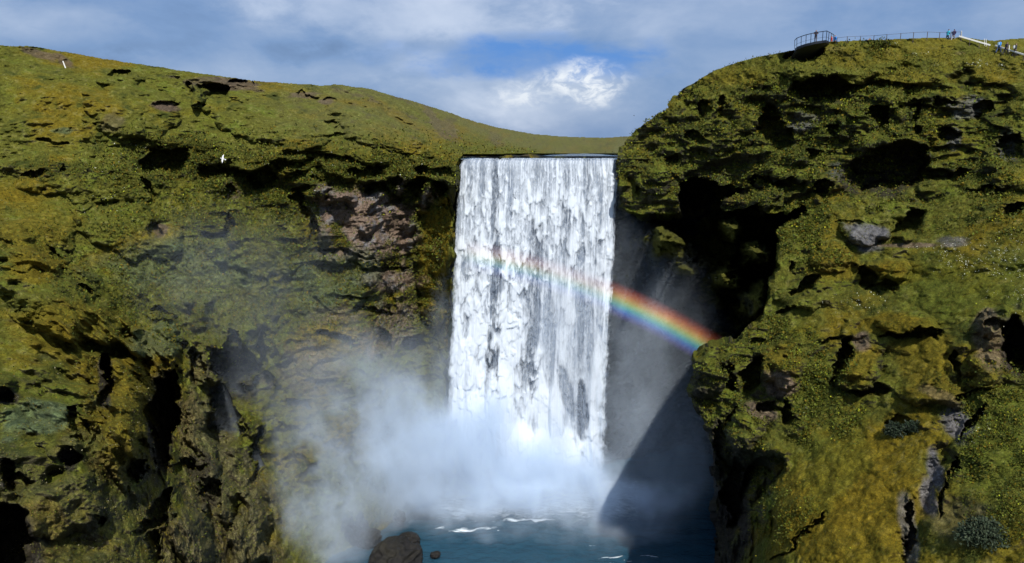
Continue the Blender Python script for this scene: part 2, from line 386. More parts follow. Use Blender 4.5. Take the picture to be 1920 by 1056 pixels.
bulA = [(818, 490, 40, 130, 5.5), (372, 178, 20, 22, 5), (230, 780, 42, 130, 5), (110, 560, 190, 60, 5, -32), (150, 330, 150, 50, 3, -8), (520, 230, 120, 40, 4, -10), (250, 210, 90, 60, 4, -25), (700, 240, 90, 40, 4, -20), (500, 460, 70, 60, 3), (240, 430, 100, 50, 3, -15), (600, 360, 26, 24, 4.5), (645, 372, 26, 14, 3), (752, 352, 10, 16, 4), (800, 368, 12, 22, 4), (690, 430, 100, 70, 3.2), (630, 365, 24, 22, 3), (296, 575, 26, 26, 2), (430, 350, 14, 24, 2.4), (110, 560, 160, 70, 3, -30), (60, 450, 90, 60, 2.5),
        (240, 760, 34, 120, 4), (120, 780, 60, 90, 3), (380, 830, 24, 100, 4, 8), (395, 700, 26, 40, 3, 10), (420, 940, 50, 40, 3), (355, 1010, 40, 60, 4, 20), (470, 1000, 36, 80, 4, -8), (470, 800, 20, 30, 3), (640, 800, 60, 40, 2.5), (110, 940, 90, 70, 3.5), (330, 270, 90, 26, 2.4, -14), (220, 240, 60, 40, 2)]
cliffA = [(640, 345, 250, 62, 0, 1), (680, 440, 130, 90, 0, .8), (760, 600, 110, 130, 0, .6), (330, 290, 100, 50, -10, .7), (120, 320, 130, 18, 0, .45), (420, 420, 80, 50, 0, .5), (400, 165, 90, 26, -8, .5), (230, 900, 280, 210, 0, .45), (420, 820, 120, 220, 0, .5),
          (620, 760, 180, 120, 0, .35), (60, 790, 150, 120, 0, .3), (560, 620, 120, 90, 0, .3), (110, 500, 40, 80, 30, .3)]
def stepsA(d, X_, Y_, wb):
    # the near spur on the left ends in a crease that runs down to the right; the ledge overhangs the rock face below it
    yr = np.interp(X_, [-150, 0, 60, 120, 170, 240, 330, 420, 480], [300, 395, 440, 490, 560, 610, 640, 700, 720])+wb*14
    d = d-ss(-2, 26, Y_-yr)*ss(440, 200, X_)*2.6
    yl = np.interp(X_, [330, 420, 560, 700, 855], [300, 306, 318, 330, 345])+wb*12
    d = d+ss(-3, 5, Y_-yl)*ss(150, 20, Y_-yl)*ss(380, 450, X_)*ss(900, 850, X_)*2.8-ss(-40, -4, Y_-yl)*ss(6, -2, Y_-yl)*ss(400, 460, X_)*1.4*ss(880, 850, X_)
    return d
dA, Q0, fA = land(X, Y, cpA, holA, bulA, cliffA, [(230, 900, 330, 260, 0, 1), (420, 820, 140, 240, 0, 1), (620, 800, 160, 120, 0, .5)], .75, 0, 1, (stepsA,))
far = ss(150, 190, tps(cpA, X, Y))
QA = stackP(X, Y, dA); nA = grid_normals(QA)
rocksA = [(OCHRE*1.1, [(230, 780, 120, 110, 0, .6), (120, 620, 130, 50, 0, .5), (60, 1000, 60, 60, 0, .5), (812, 500, 30, 130, 6, .9), (830, 420, 16, 60, 0, .9), (640, 640, 90, 34, 0, .75), (60, 440, 70, 60, 0, .5), (60, 500, 60, 40, 0, .7), (250, 700, 60, 60, 0, .7), (240, 460, 110, 20, 20, .5)]),
          (BROWN, [(690, 425, 86, 62, 0, 1), (640, 395, 60, 40, 0, 1), (760, 440, 36, 30, 0, .9), (725, 525, 60, 22, 0, .9), (650, 475, 60, 16, 0, .9), (610, 355, 26, 14, 0, .8), (680, 362, 40, 18, 0, .7), (800, 372, 18, 22, 0, .8), (750, 345, 12, 22, 0, .9), (740, 610, 40, 50, 0, .6), (715, 650, 40, 30, 0, .5),
                   (590, 700, 90, 40, 0, .35), (640, 590, 60, 20, 0, .4)]),
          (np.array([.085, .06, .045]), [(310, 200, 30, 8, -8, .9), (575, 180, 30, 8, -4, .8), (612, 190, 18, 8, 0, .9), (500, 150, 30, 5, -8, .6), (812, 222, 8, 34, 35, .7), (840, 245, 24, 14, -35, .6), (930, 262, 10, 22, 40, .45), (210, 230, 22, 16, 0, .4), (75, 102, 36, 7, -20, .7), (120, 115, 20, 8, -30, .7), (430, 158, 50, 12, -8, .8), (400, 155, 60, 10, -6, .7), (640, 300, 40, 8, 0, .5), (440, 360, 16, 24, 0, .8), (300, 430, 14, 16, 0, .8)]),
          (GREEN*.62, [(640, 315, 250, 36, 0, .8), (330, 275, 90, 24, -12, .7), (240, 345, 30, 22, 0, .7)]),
          (BLUEG, [(620, 520, 90, 70, 0, .5), (330, 500, 150, 50, -5, .4), (300, 640, 50, 30, 0, .6), (80, 780, 90, 34, 10, .65), (160, 830, 40, 30, 0, .3), (120, 244, 22, 6, 0, .6)]),
          (np.array([.10, .085, .05]), [(400, 900, 60, 220, 5, .55), (470, 1000, 60, 150, 0, .6), (360, 1030, 60, 60, 0, .6), (120, 960, 190, 110, 0, .25)]),
          (DARKR_SHADE, [(18, 1020, 50, 120, 18, .9), (130, 870, 22, 26, 0, .9), (196, 710, 12, 46, 0, .9), (304, 790, 26, 100, 0, .9), (440, 700, 40, 50, 0, .8), (12, 745, 26, 16, 0, .9), (262, 880, 22, 22, 0, .8), (170, 1000, 16, 30, 0, .6), (375, 880, 22, 30, 0, .7), (390, 930, 30, 26, 0, .6)])]  # dark rock tone laid in the hollows and corner, painting in their shade
cA = colours(QA, X, Y, fA, nA, rocksA, 1)
cA = lerp(cA, np.array([.115, .108, .045]), np.maximum(far, ss(290, 230, Y)*ss(400, 700, X)*.6)*(.55+.3*gfbm(QA, 9, 4, 61)))          # smooth pale pasture behind the falls
cA = lerp(cA, np.array([.075, .062, .035]), ss(.1, .5, gfbm(QA, 5, 4, 63, .6, zs=.4))*ss(300, 240, Y)*ss(450, 700, X)*.7)
cA = lerp(cA, np.array([.03, .028, .03]), ss(.42, .6, -gfbm(QA, 2.2, 2, 77))*ss(300, 600, Y)*.25)
add_land('hillside', QA, maskA, cA, 'mossy green hillside and cliffs left of the waterfall', back=(0, 1, -.22), nback=10)
cov = maskA*(1-far)
wA = (.5+.8*ss(-.2, .5, fA['tus']))*ss(-.15, .3, nA[..., 2])*(1-.85*pmask(X, Y, fA['wob'], rocksA[1][1]))
dist2 = 1.0
NL = 1.0 if STEP <= 1.01 else .5
green_pal = [(GREEN, 5), (FRESH*1.1, 4), (DARKG*1.3, 4), (OCHRE, 2.5), (STRAW, .7)]
lv = [scatter(QA, nA, cov, wA*ss(230, 330, Y)*(.12+1.2*fA['K'])*(1-.72*ss(600, 700, Y)*ss(560, 460, X)), int(85000*NL), (.12, .36), green_pal, 3),
      scatter(QA, nA, cov, ss(.0, .5, fA['rid']+fA['lay'])*np.maximum(fA['K'], .25)*ss(700, 560, Y)*ss(215, 300, Y)*ss(100, 260, X)*ss(0, .4, nA[..., 2]+.2)*(1-pmask(X, Y, fA['wob'], rocksA[1][1])), int(30000*NL), (.22, .55), [(DARKG*1.2, 3), (GREEN*.9, 4), (FRESH*1.2, 3), (OCHRE, 1.5)], 4, .3),
      scatter(QA, nA, cov, (Y > 680)*(X < 300)*ss(.05, .5, fA['tus']), int(1800*NL), (.14, .28), [(np.array([.24, .22, .13]), 1), (np.array([.17, .14, .07]), 1)], 5),
      scatter(QA, nA, cov, (Y > 270)*(Y < 420)*(X > 150)*ss(.1, .5, fA['tus']), int(900*NL), (.12, .3), [(np.array([.5, .5, .4]), 1), (np.array([.4, .42, .03]), 2)], 6)]
leaf_object('undergrowth', lv, 'low green plants and moss tufts growing over the left hillside')

# ---------------------------------------------------------------- wall behind the falls and the deep recess to its right
X, Y = make_grid(853, 1640, 293, 1110)
cpB = [(800, 293, 131), (1000, 293, 131), (1150, 293, 131), (1300, 293, 133), (1640, 293, 130), (800, 600, 131), (1000, 600, 131), (1140, 600, 132), (1200, 500, 146), (1300, 520, 154), (1400, 520, 150), (1500, 520, 134), (1640, 500, 122),
       (1200, 800, 142), (1300, 800, 148), (1400, 800, 138), (1500, 800, 122), (1640, 800, 100), (800, 900, 129), (1000, 1100, 129), (1200, 1100, 138), (1300, 1100, 140), (1400, 1100, 128), (1640, 1100, 90), (1160, 400, 137), (1240, 420, 148)]
holB = [(1250, 480, 80, 30, 3, 0), (1330, 560, 60, 30, 3)]
bulB = [(1250, 458, 50, 34, 38, -10), (1290, 505, 28, 15, 32, -20), (1372, 425, 36, 24, 40, 0), (1410, 475, 34, 28, 40, 0), (1368, 515, 22, 30, 38, 10), (1345, 575, 16, 20, 32, 0), (1415, 560, 32, 40, 38, 0), (1180, 440, 24, 30, 3), (1360, 470, 18, 30, 4), (1370, 540, 16, 24, 3)]
dB, Q0, fB = land(X, Y, cpB, holB, bulB, [(1200, 700, 900, 900, 0, 1)], (), .8, 0, 5)
QB = stackP(X, Y, dB); nB = grid_normals(QB)
cB = colours(QB, X, Y, fB, nB, [(np.array([.010, .014, .019]), [(1200, 750, 900, 600, 0, .96)]), (GREEN*.85, [(1250, 460, 52, 34, -10, .9), (1285, 503, 30, 16, -20, .8), (1380, 480, 70, 110, 0, .9)])], 5)  # wet rock painted near black and bluish for recess shade and haze
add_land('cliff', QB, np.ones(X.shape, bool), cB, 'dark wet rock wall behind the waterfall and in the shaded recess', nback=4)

# ---------------------------------------------------------------- right cliff: headland, overhangs and near spur
X, Y = make_grid(1100, 2190, 50, 1120)
outC = [(1157, 300), (1158, 285), (1170, 266), (1192, 246), (1225, 218), (1250, 196), (1276, 172), (1305, 152), (1340, 132), (1385, 115), (1430, 104), (1470, 97), (1492, 92), (1520, 84), (1556, 78), (1600, 76), (1660, 74), (1720, 71), (1790, 70),
        (1800, 69), (1840, 74), (1865, 76), (1900, 72), (2070, 68), (2190, 64), (2190, 1120), (1330, 1120), (1346, 1040), (1345, 980), (1342, 900), (1338, 840), (1334, 812), (1322, 790), (1306, 776), (1300, 740), (1299, 700), (1305, 672), (1318, 655), (1352, 645),
        (1385, 640), (1402, 622), (1425, 600), (1432, 575), (1445, 555), (1442, 530), (1462, 505), (1455, 480), (1468, 452), (1462, 432), (1478, 418), (1500, 408), (1522, 392), (1500, 384), (1478, 398), (1440, 402), (1424, 380), (1402, 392), (1366, 398), (1345, 388), (1352, 376), (1380, 366), (1400, 352), (1372, 345), (1352, 352), (1340, 338),
        (1305, 330), (1276, 342), (1275, 372), (1276, 396), (1240, 402), (1200, 400), (1165, 388), (1160, 350)]
wx = noise3(X/38, Y/38, 0*X+3)*6+noise3(X/11, Y/11, 0*X)*3.0+noise3(X/4, Y/4, 0*X)*1.2
wy = noise3(X/38, Y/38, 0*X+9)*5+noise3(X/11, Y/11, 0*X+5)*3.0+noise3(X/4, Y/4, 0*X+4)*1.2
ft = ss(120, 200, Y)+.18
maskC = poly_in(X+wx*ft, Y+wy*ft, outC)
cpC = [(1158, 290, 127), (1200, 242, 127), (1276, 172, 126), (1385, 115, 124), (1492, 92, 119), (1556, 80, 117), (1700, 72, 116), (1790, 70, 115), (1900, 74, 114), (2070, 68, 112), (1160, 400, 124), (1270, 395, 121), (1276, 300, 122), (1400, 390, 114), (1340, 250, 121), (1450, 200, 117), (1450, 320, 112),
       (1600, 180, 111), (1600, 260, 107), (1750, 150, 109), (1920, 150, 105), (1750, 260, 103), (1920, 260, 97), (1600, 360, 101), (1540, 400, 100), (1750, 380, 95), (1920, 380, 88), (1460, 460, 98), (1600, 470, 94), (1750, 460, 88), (1920, 460, 81), (1445, 560, 93), (1600, 560, 87), (1750, 560, 80), (1920, 560, 73),
       (1310, 660, 88), (1305, 740, 87), (1400, 650, 88), (1400, 740, 83), (1500, 660, 84), (1600, 700, 78), (1750, 700, 71), (1920, 700, 66), (1340, 840, 86), (1400, 850, 80), (1500, 850, 73), (1600, 850, 68), (1750, 850, 62), (1920, 850, 58), (2070, 850, 55), (1345, 1000, 84), (1400, 1010, 76), (1470, 960, 68), (1600, 1000, 60), (1750, 1000, 55), (1920, 1000, 51),
       (1345, 1120, 82), (1420, 1110, 66), (1600, 1120, 55), (1750, 1120, 51), (1920, 1120, 47), (2070, 1120, 44), (2070, 400, 84), (2070, 600, 68)]
holC = [(1545, 168, 76, 26, 6.5, -3), (1448, 246, 34, 48, 6, -22), (1650, 222, 22, 32, 5, 0), (1660, 322, 94, 52, 9, 6), (1512, 103, 44, 17, 9, 14), (1780, 250, 26, 20, 3.5), (1890, 275, 24, 28, 4), (1705, 200, 24, 12, 3), (1770, 190, 30, 10, 2.6), (1840, 210, 16, 20, 2.6), (1760, 330, 30, 18, 4), (1900, 395, 20, 16, 4), (1800, 330, 20, 12, 3),  # the hollow under the platform is cut to hold its shadow
        (1520, 290, 16, 12, 3), (1560, 240, 18, 10, 2.4), (1480, 350, 26, 20, 4.5), (1430, 345, 30, 18, 5), (1545, 355, 22, 22, 4.5), (1700, 418, 42, 20, 4.5, 28), (1506, 538, 40, 10, 4, 22), (1622, 522, 18, 24, 4.5, 0), (1650, 545, 36, 8, 3, 2), (1488, 500, 10, 9, 2), (1710, 626, 56, 8, 3.4), (1580, 690, 16, 62, 5.5, -6), (1630, 735, 50, 8, 2.6, 0), (1556, 640, 30, 6, 2),
        (1910, 650, 34, 58, 9, 0), (1865, 610, 30, 10, 2), (1412, 714, 28, 36, 6, -35), (1365, 708, 9, 28, 3.6), (1475, 772, 14, 34, 4.5, 0), (1445, 768, 30, 8, 3), (1420, 905, 30, 64, 9, -28), (1376, 940, 22, 80, 7, 5), (1350, 850, 12, 60, 3), (1366, 790, 6, 40, 3, -20),
        (1800, 690, 10, 34, 3.4, 0), (1826, 738, 50, 7, 3, 8), (1815, 800, 8, 50, 3.6, -32), (1784, 880, 7, 34, 2.6, -10), (1768, 940, 6, 40, 2.2, -5), (1700, 1000, 6, 60, 2.5, -6), (1500, 1008, 72, 5, 2.4, 38), (1690, 796, 32, 14, 1.2), (1540, 970, 16, 4, 1.5, 35), (1320, 210, 14, 24, 3), (1300, 260, 24, 9, 2.4), (1350, 205, 8, 26, 2.4), (1260, 300, 20, 8, 2), (1200, 360, 10, 20, 2),
        (1470, 585, 26, 6, 2.2, 30), (1430, 640, 26, 7, 2, 20), (1660, 160, 60, 7, 2), (1720, 235, 10, 30, 3), (1600, 420, 30, 5, 1.5), (1850, 360, 36, 7, 2.2, 0)]
bulC = [(1436, 368, 34, 30, 5), (1400, 380, 26, 14, 3), (1616, 440, 46, 26, 3, -10), (1560, 480, 34, 34, 2.6), (1670, 505, 44, 28, 3.4), (1615, 690, 38, 46, 4), (1705, 605, 52, 20, 3), (1465, 700, 34, 36, 4), (1330, 700, 32, 50, 4), (1395, 800, 40, 50, 3), (1390, 850, 30, 40, 3), (1750, 740, 70, 26, 2.4), (1850, 700, 34, 40, 3), (1860, 600, 36, 20, 3, 35),
        (1690, 440, 24, 12, 2.4), (1500, 560, 60, 20, 2), (1340, 260, 60, 30, 2.5), (1220, 330, 40, 40, 2.5), (1700, 280, 36, 18, 3), (1600, 230, 40, 26, 2.5), (1535, 140, 80, 12, 2.5), (1480, 680, 30, 20, 2), (1900, 330, 60, 24, 2)]
cliffC = [(1330, 320, 200, 110, 0, .85), (1560, 260, 200, 120, 0, 1), (1780, 260, 150, 110, 0, .9), (1440, 390, 120, 60, 0, 1), (1400, 720, 120, 120, 0, .75), (1590, 690, 90, 80, 0, .5), (1600, 500, 130, 60, 0, .4), (1380, 900, 70, 150, 0, .7), (1850, 680, 80, 80, 0, .6), (1780, 850, 50, 160, 0, .35), (1400, 560, 60, 80, 0, .6)]
def stepsC(d, X_, Y_, wb):
    yt = 462+wb*8+(X_-1700)*.0                                        # sheep path / terrace
    d = d-ss(-4, 10, Y_-yt)*ss(60, 10, Y_-yt)*ss(1560, 1680, X_)*1.2
    xg = np.interp(Y_, [690, 770, 830, 900, 1000, 1120], [1790, 1812, 1772, 1748, 1706, 1690])+wb*6
    d = d+np.exp(-((X_-xg)/22)**2)*ss(740, 790, Y_)*1.3
    xe = np.interp(Y_, [800, 878, 963, 1053, 1120], [1462, 1440, 1408, 1350, 1300])+wb*7    # the slope breaks off into a shaded face
    d = d+ss(0, 34, xe-X_)*ss(835, 900, Y_)*16
    return d
dC, Q0, fC = land(X, Y, cpC, holC, bulC, cliffC, [(1400, 760, 90, 150, 0, .5), (1230, 350, 60, 60, 0, .5)], .62, 0, 9, (stepsC,))
QC = stackP(X, Y, dC); nC = grid_normals(QC)
rocksC = [(OCHRE, [(1560, 960, 150, 100, 30, .75), (1650, 960, 60, 120, 0, .6), (1680, 512, 60, 24, 0, .8), (1690, 605, 60, 20, 0, .8), (1560, 490, 40, 40, 0, .6), (1470, 680, 36, 30, 0, .6), (1610, 690, 36, 40, 0, .7), (1400, 590, 50, 30, 0, .3), (1760, 735, 60, 24, 0, .6), (1850, 690, 50, 60, 0, .5), (1690, 150, 90, 20, 0, .4), (1740, 670, 60, 40, 0, .6), (1390, 140, 60, 20, 0, .5)]),
          (FRESH*.8, [(1800, 540, 130, 60, 0, .6), (1500, 420, 60, 40, 0, .6), (1560, 850, 60, 90, 0, .4), (1870, 820, 80, 110, 0, .5), (1530, 740, 40, 60, 0, .6)]),
          (GREY*.6, [(1616, 442, 46, 24, -12, .95), (1806, 205, 34, 22, 0, .6), (1790, 262, 16, 26, 0, .7), (1893, 270, 22, 26, 0, .7), (1500, 225, 26, 16, 0, .55), (1700, 290, 40, 16, 0, .35), (1570, 320, 20, 22, 0, .4), (1786, 452, 26, 10, 0, .7), (1792, 800, 26, 34, 20, .95), (1752, 870, 18, 50, 12, 1), (1742, 930, 14, 40, 10, .9), (1706, 1000, 16, 60, 8, .7)]),
          (BROWN*.8, [(1465, 722, 36, 26, -10, .9), (1430, 770, 36, 16, -20, .8), (1612, 640, 16, 16, 0, .8), (1860, 650, 34, 60, 10, .6), (1850, 600, 20, 20, 0, .7), (1376, 930, 12, 20, 0, .9), (1790, 975, 60, 50, 0, .3), (1765, 745, 40, 12, -20, .4), (1700, 460, 60, 4, 0, .8), (1800, 100, 10, 3, 0, .5), (1560, 92, 22, 5, 0, .3)]),
          (DARKR_SHADE*.6, [(1352, 1010, 44, 70, 0, .95), (1375, 960, 30, 60, -20, .9), (1330, 1090, 34, 60, 0, .95)]), (DARKR_SHADE, [(1660, 325, 90, 46, 6, .85), (1545, 172, 70, 22, 0, .6), (1910, 655, 30, 56, 0, .95), (1345, 900, 14, 140, 0, .9), (1378, 930, 26, 80, 0, .7), (1310, 740, 10, 50, 0, .7), (1340, 355, 70, 40, 0, .5)])]  # bare rock of spur face and caves, painted near black to deepen shade
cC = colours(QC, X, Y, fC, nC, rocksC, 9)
cC = lerp(cC, GREEN*1.05, ss(170, 110, Y)*.5)
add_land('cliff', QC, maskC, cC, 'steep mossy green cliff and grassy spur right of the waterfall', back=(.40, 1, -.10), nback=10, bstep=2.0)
rockm = np.maximum(pmask(X, Y, fC['wob'], rocksC[2][1]), pmask(X, Y, fC['wob'], rocksC[3][1]))
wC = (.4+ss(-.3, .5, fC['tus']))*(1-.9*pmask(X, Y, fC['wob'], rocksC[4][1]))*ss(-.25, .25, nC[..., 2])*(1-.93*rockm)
yel = np.array([.20, .215, .015])
lush = pmask(X, Y, fC['wob'], [(1330, 300, 180, 110, 0, .7), (1580, 250, 220, 130, 0, .9), (1500, 430, 80, 70, 0, 1), (1530, 740, 70, 100, 0, 1.2), (1880, 830, 100, 160, 0, .8), (1350, 720, 60, 80, 0, .8), (1430, 620, 60, 40, 0, .8), (1410, 830, 40, 60, 0, .7), (1880, 340, 120, 90, 0, .6), (1450, 960, 60, 60, 0, .4)])
gr_pal = [(GREEN*1.05, 5), (FRESH*1.15, 4), (DARKG*1.4, 3), (OCHRE*1.05, 4), (STRAW*.9, 1)]
lv = [scatter(QC, nC, maskC, wC*(Y > 420)*(1-.6*np.clip(lush, 0, 1)), int(230000*NL), (.08, .24), gr_pal, 13, .06, .7, .28),
      scatter(QC, nC, maskC, wC*(Y <= 460)*(Y > 95), int(70000*NL), (.12, .34), gr_pal, 14, .08, .6, .35),
      scatter(QC, nC, maskC, wC*lush*ss(-.1, .45, fC['rid']*.6+fC['tus']), int(52000*NL), (.16, .42), [(GREEN, 4), (FRESH*1.1, 4), (DARKG*1.4, 3), (yel, .15), (OCHRE, 1.4)], 15, .3, .3, .75),
      scatter(QC, nC, maskC, (lush+.04)*wC*ss(.15, .5, fC['tus']+.4*fC['big']), int(1400*NL), (.12, .32), [(np.array([.26, .28, .02]), 3), (np.array([.34, .31, .02]), 1)], 16, .5, .6, .8),
      scatter(QC, nC, maskC, pmask(X, Y, fC['wob'], [(1860, 490, 110, 40, 0, 1), (1610, 570, 60, 20, 0, .35), (1760, 470, 60, 14, 0, .4), (1530, 775, 26, 16, 0, .6), (1900, 560, 50, 40, 0, .4), (1835, 123, 20, 6, 0, 2), (1880, 128, 16, 4, 0, 2), (1745, 130, 16, 4, 0, 2), (1730, 105, 18, 4, 0, 1.5), (1680, 84, 10, 4, 0, 1.5), (1840, 800, 20, 30, 0, .4)])*(fC['mic'] > .1), int(1000*NL), (.08, .18), [(np.array([.55, .56, .42]), 1)], 17, .5, .6, .9)]
leaf_object('undergrowth', lv, 'grass, moss and yellow green leafy plants covering the right cliff')
QC_, nC_, XC, YC = QC, nC, X, Y
def onC(px, py):
    j = int(round((py-50)/STEP)); i = int(round((px-1100)/STEP)); return Vector([float(q) for q in QC_[j, i]])

# ---------------------------------------------------------------- river, pool, lower ground
def water_mat(name, base, rough, foamcol=(.75, .8, .82)):
    m, n, b = mat(name)
    tc = n.new('ShaderNodeTexCoord').outputs['Object']
    at = n.new('ShaderNodeAttribute', attribute_name='foam').outputs['Fac']
    st_ = n.vm('MULTIPLY', tc, (.35, 1.0, 1.0))
    f1 = n.noise(st_, 1.6, 8, .68, .8); f2 = n.noise(st_, .45, 4, .6, .4)
    k = n.math('ADD', n.math('MULTIPLY', n.math('SUBTRACT', f1, .5), 1.5), at)
    k = n.math('ADD', k, n.math('MULTIPLY', n.math('SUBTRACT', f2, .5), .9))
    k = n.rng(k, .38, 1.0, 0, 1, True)
    n.l.new(n.mix(k, base, foamcol), b.inputs['Base Color'])
    n.l.new(n.rng(k, 0, 1, rough, .8), b.inputs['Roughness'])
    b.inputs['IOR'].default_value = 1.33
    bp = n.new('ShaderNodeBump'); bp.inputs['Strength'].default_value = .7; bp.inputs['Distance'].default_value = .35
    n.l.new(n.noise(n.vm('MULTIPLY', tc, (.6, 1.1, 1)), 1.9, 7, .62, .3), bp.inputs['Height']); n.l.new(bp.outputs[0], b.inputs['Normal'])
    return m
def sheet(name, x0, x1, y0, y1, st_, zf, m, label, foam=None):
    xs = np.arange(x0, x1+.001, st_); ys = np.arange(y0, y1+.001, st_); Xg, Yg = np.meshgrid(xs, ys)
    Z = zf(Xg, Yg); co = np.stack([Xg, Yg, Z], -1).reshape(-1, 3); idx = np.arange(Xg.size).reshape(Xg.shape)
    q = np.stack([idx[:-1, :-1], idx[:-1, 1:], idx[1:, 1:], idx[1:, :-1]], -1).reshape(-1, 4)
    me = raw_mesh(name, co, q, None, {'foam': (foam(Xg, Yg) if foam is not None else Xg*0).ravel()})
    me.materials.append(m); o = bpy.data.objects.new(name, me); link(o); tag(o, label, None, None, 'structure'); return o
def poolz(x, y):
    agit = .25+1.0*np.exp(-(((x-4)/20)**2+((y-122)/13)**2))
    w1 = noise3(x/5, y/2.4, x*0)+.6*noise3(x/2.3, y/1.1, x*0+4)+.3*noise3(x/.9, y/.55, x*0+8)
    return w1*.60*agit + .5*np.exp(-(((x-0)/9)**2+((y-119)/2.5)**2))*agit*noise3(x/3, y/3, x*0+2)
def poolfoam(x, y):
    f = .72*np.exp(-((np.clip(np.abs(x-4)-13, 0, 99)/7)**2+(np.clip(120.5-y, 0, 99)/4.5)**2))*ss(136, 130, y)
    st = [(15.5, 105.0, 2.7, .16, .03), (21.0, 105.4, 1.6, .15, -.08), (8.0, 101.6, 1.2, .14, -.03), (17.6, 104.2, .8, .1, -.1), (15.0, 103.2, 1.4, .12, -.16), (19, 101.4, 1.8, .12, -.25), (-6.6, 113.5, 4.2, .5, .06), (3, 116.5, 4, .4, -.05), (12.6, 108.5, .8, .12, 0), (-12, 114, 1.0, .4, 0), (-2, 112.8, .5, .3, 0), (21, 99.5, 1.6, .1, .3)]
    for cx, cy, rx, ry, sl in st:
        f += .85*np.exp(-(((x-cx)/rx)**2)**2-(((y-cy-(x-cx)*sl-.18*np.sin(x*2.1+cx))/ry)**2))
    return f
M_POOL = water_mat('pool_water', (.014, .052, .082), .22)
M_RIVER = water_mat('river_water', (.02, .05, .08), .12)
sheet('pool', -48, 62, 40, 162, .22 if STEP < 1.5 else .5, poolz, M_POOL, 'choppy dark teal plunge pool below the waterfall', poolfoam)
sheet('river', -10.6, 32, 129.4, 300, .6, lambda x, y: 60.0+.05*noise3(x/2, y/3, x*0)-.25*ss(131.5, 129.4, y), M_RIVER, 'dark river water reaching the lip of the falls',
      lambda x, y: .35*ss(138, 130, y)+.1)
me = raw_mesh('terrain', np.array([(-3000, -3000, -3.5), (3000, -3000, -3.5), (3000, 4000, -3.5), (-3000, 4000, -3.5)], float), np.array([[0, 1, 2, 3]]), np.tile(GREEN, (4, 1)))
me.materials.append(M_GROUND); o = bpy.data.objects.new('terrain', me); link(o); tag(o, 'low green land under and around the pool', None, None, 'structure')

# ---------------------------------------------------------------- the waterfall
def fall_mat(name, col, trans):
    m = bpy.data.materials.new(name); m.use_nodes = True; n = NT(m.node_tree); n.n.clear()
    o_ = n.new('ShaderNodeOutputMaterial')
    tc = n.new('ShaderNodeTexCoord').outputs['Object']
    a = n.new('ShaderNodeAttribute', attribute_name='alpha').outputs['Fac']
    fine = n.noise(n.vm('MULTIPLY', tc, (1, 1, .3)), 4.5, 4, .6)
    a2 = n.math('ADD', a, n.math('MULTIPLY', n.math('SUBTRACT', fine, .5), n.math('MULTIPLY', n.math('SUBTRACT', 1.0, a), 1.3)))
    a2 = n.math('MULTIPLY', n.math('MAXIMUM', n.math('MINIMUM', a2, 1.0), 0.0), n.rng(a, 0, .08))
    d = n.new('ShaderNodeBsdfDiffuse'); d.inputs[0].default_value = (*col, 1)
    t = n.new('ShaderNodeBsdfTranslucent'); t.inputs[0].default_value = (*col, 1)
    bp = n.new('ShaderNodeBump'); bp.inputs['Strength'].default_value = .35; bp.inputs['Distance'].default_value = .12
    n.l.new(n.noise(n.vm('MULTIPLY', tc, (1, 1, .35)), 4.5, 5, .65), bp.inputs['Height'])
    n.l.new(bp.outputs[0], d.inputs['Normal'])
    mx = n.new('ShaderNodeMixShader'); mx.inputs[0].default_value = trans; n.l.new(d.outputs[0], mx.inputs[1]); n.l.new(t.outputs[0], mx.inputs[2])
    tp = n.new('ShaderNodeBsdfTransparent'); m2 = n.new('ShaderNodeMixShader')
    n.l.new(a2, m2.inputs[0]); n.l.new(tp.outputs[0], m2.inputs[1]); n.l.new(mx.outputs[0], m2.inputs[2]); n.l.new(m2.outputs[0], o_.inputs[0])
    return m
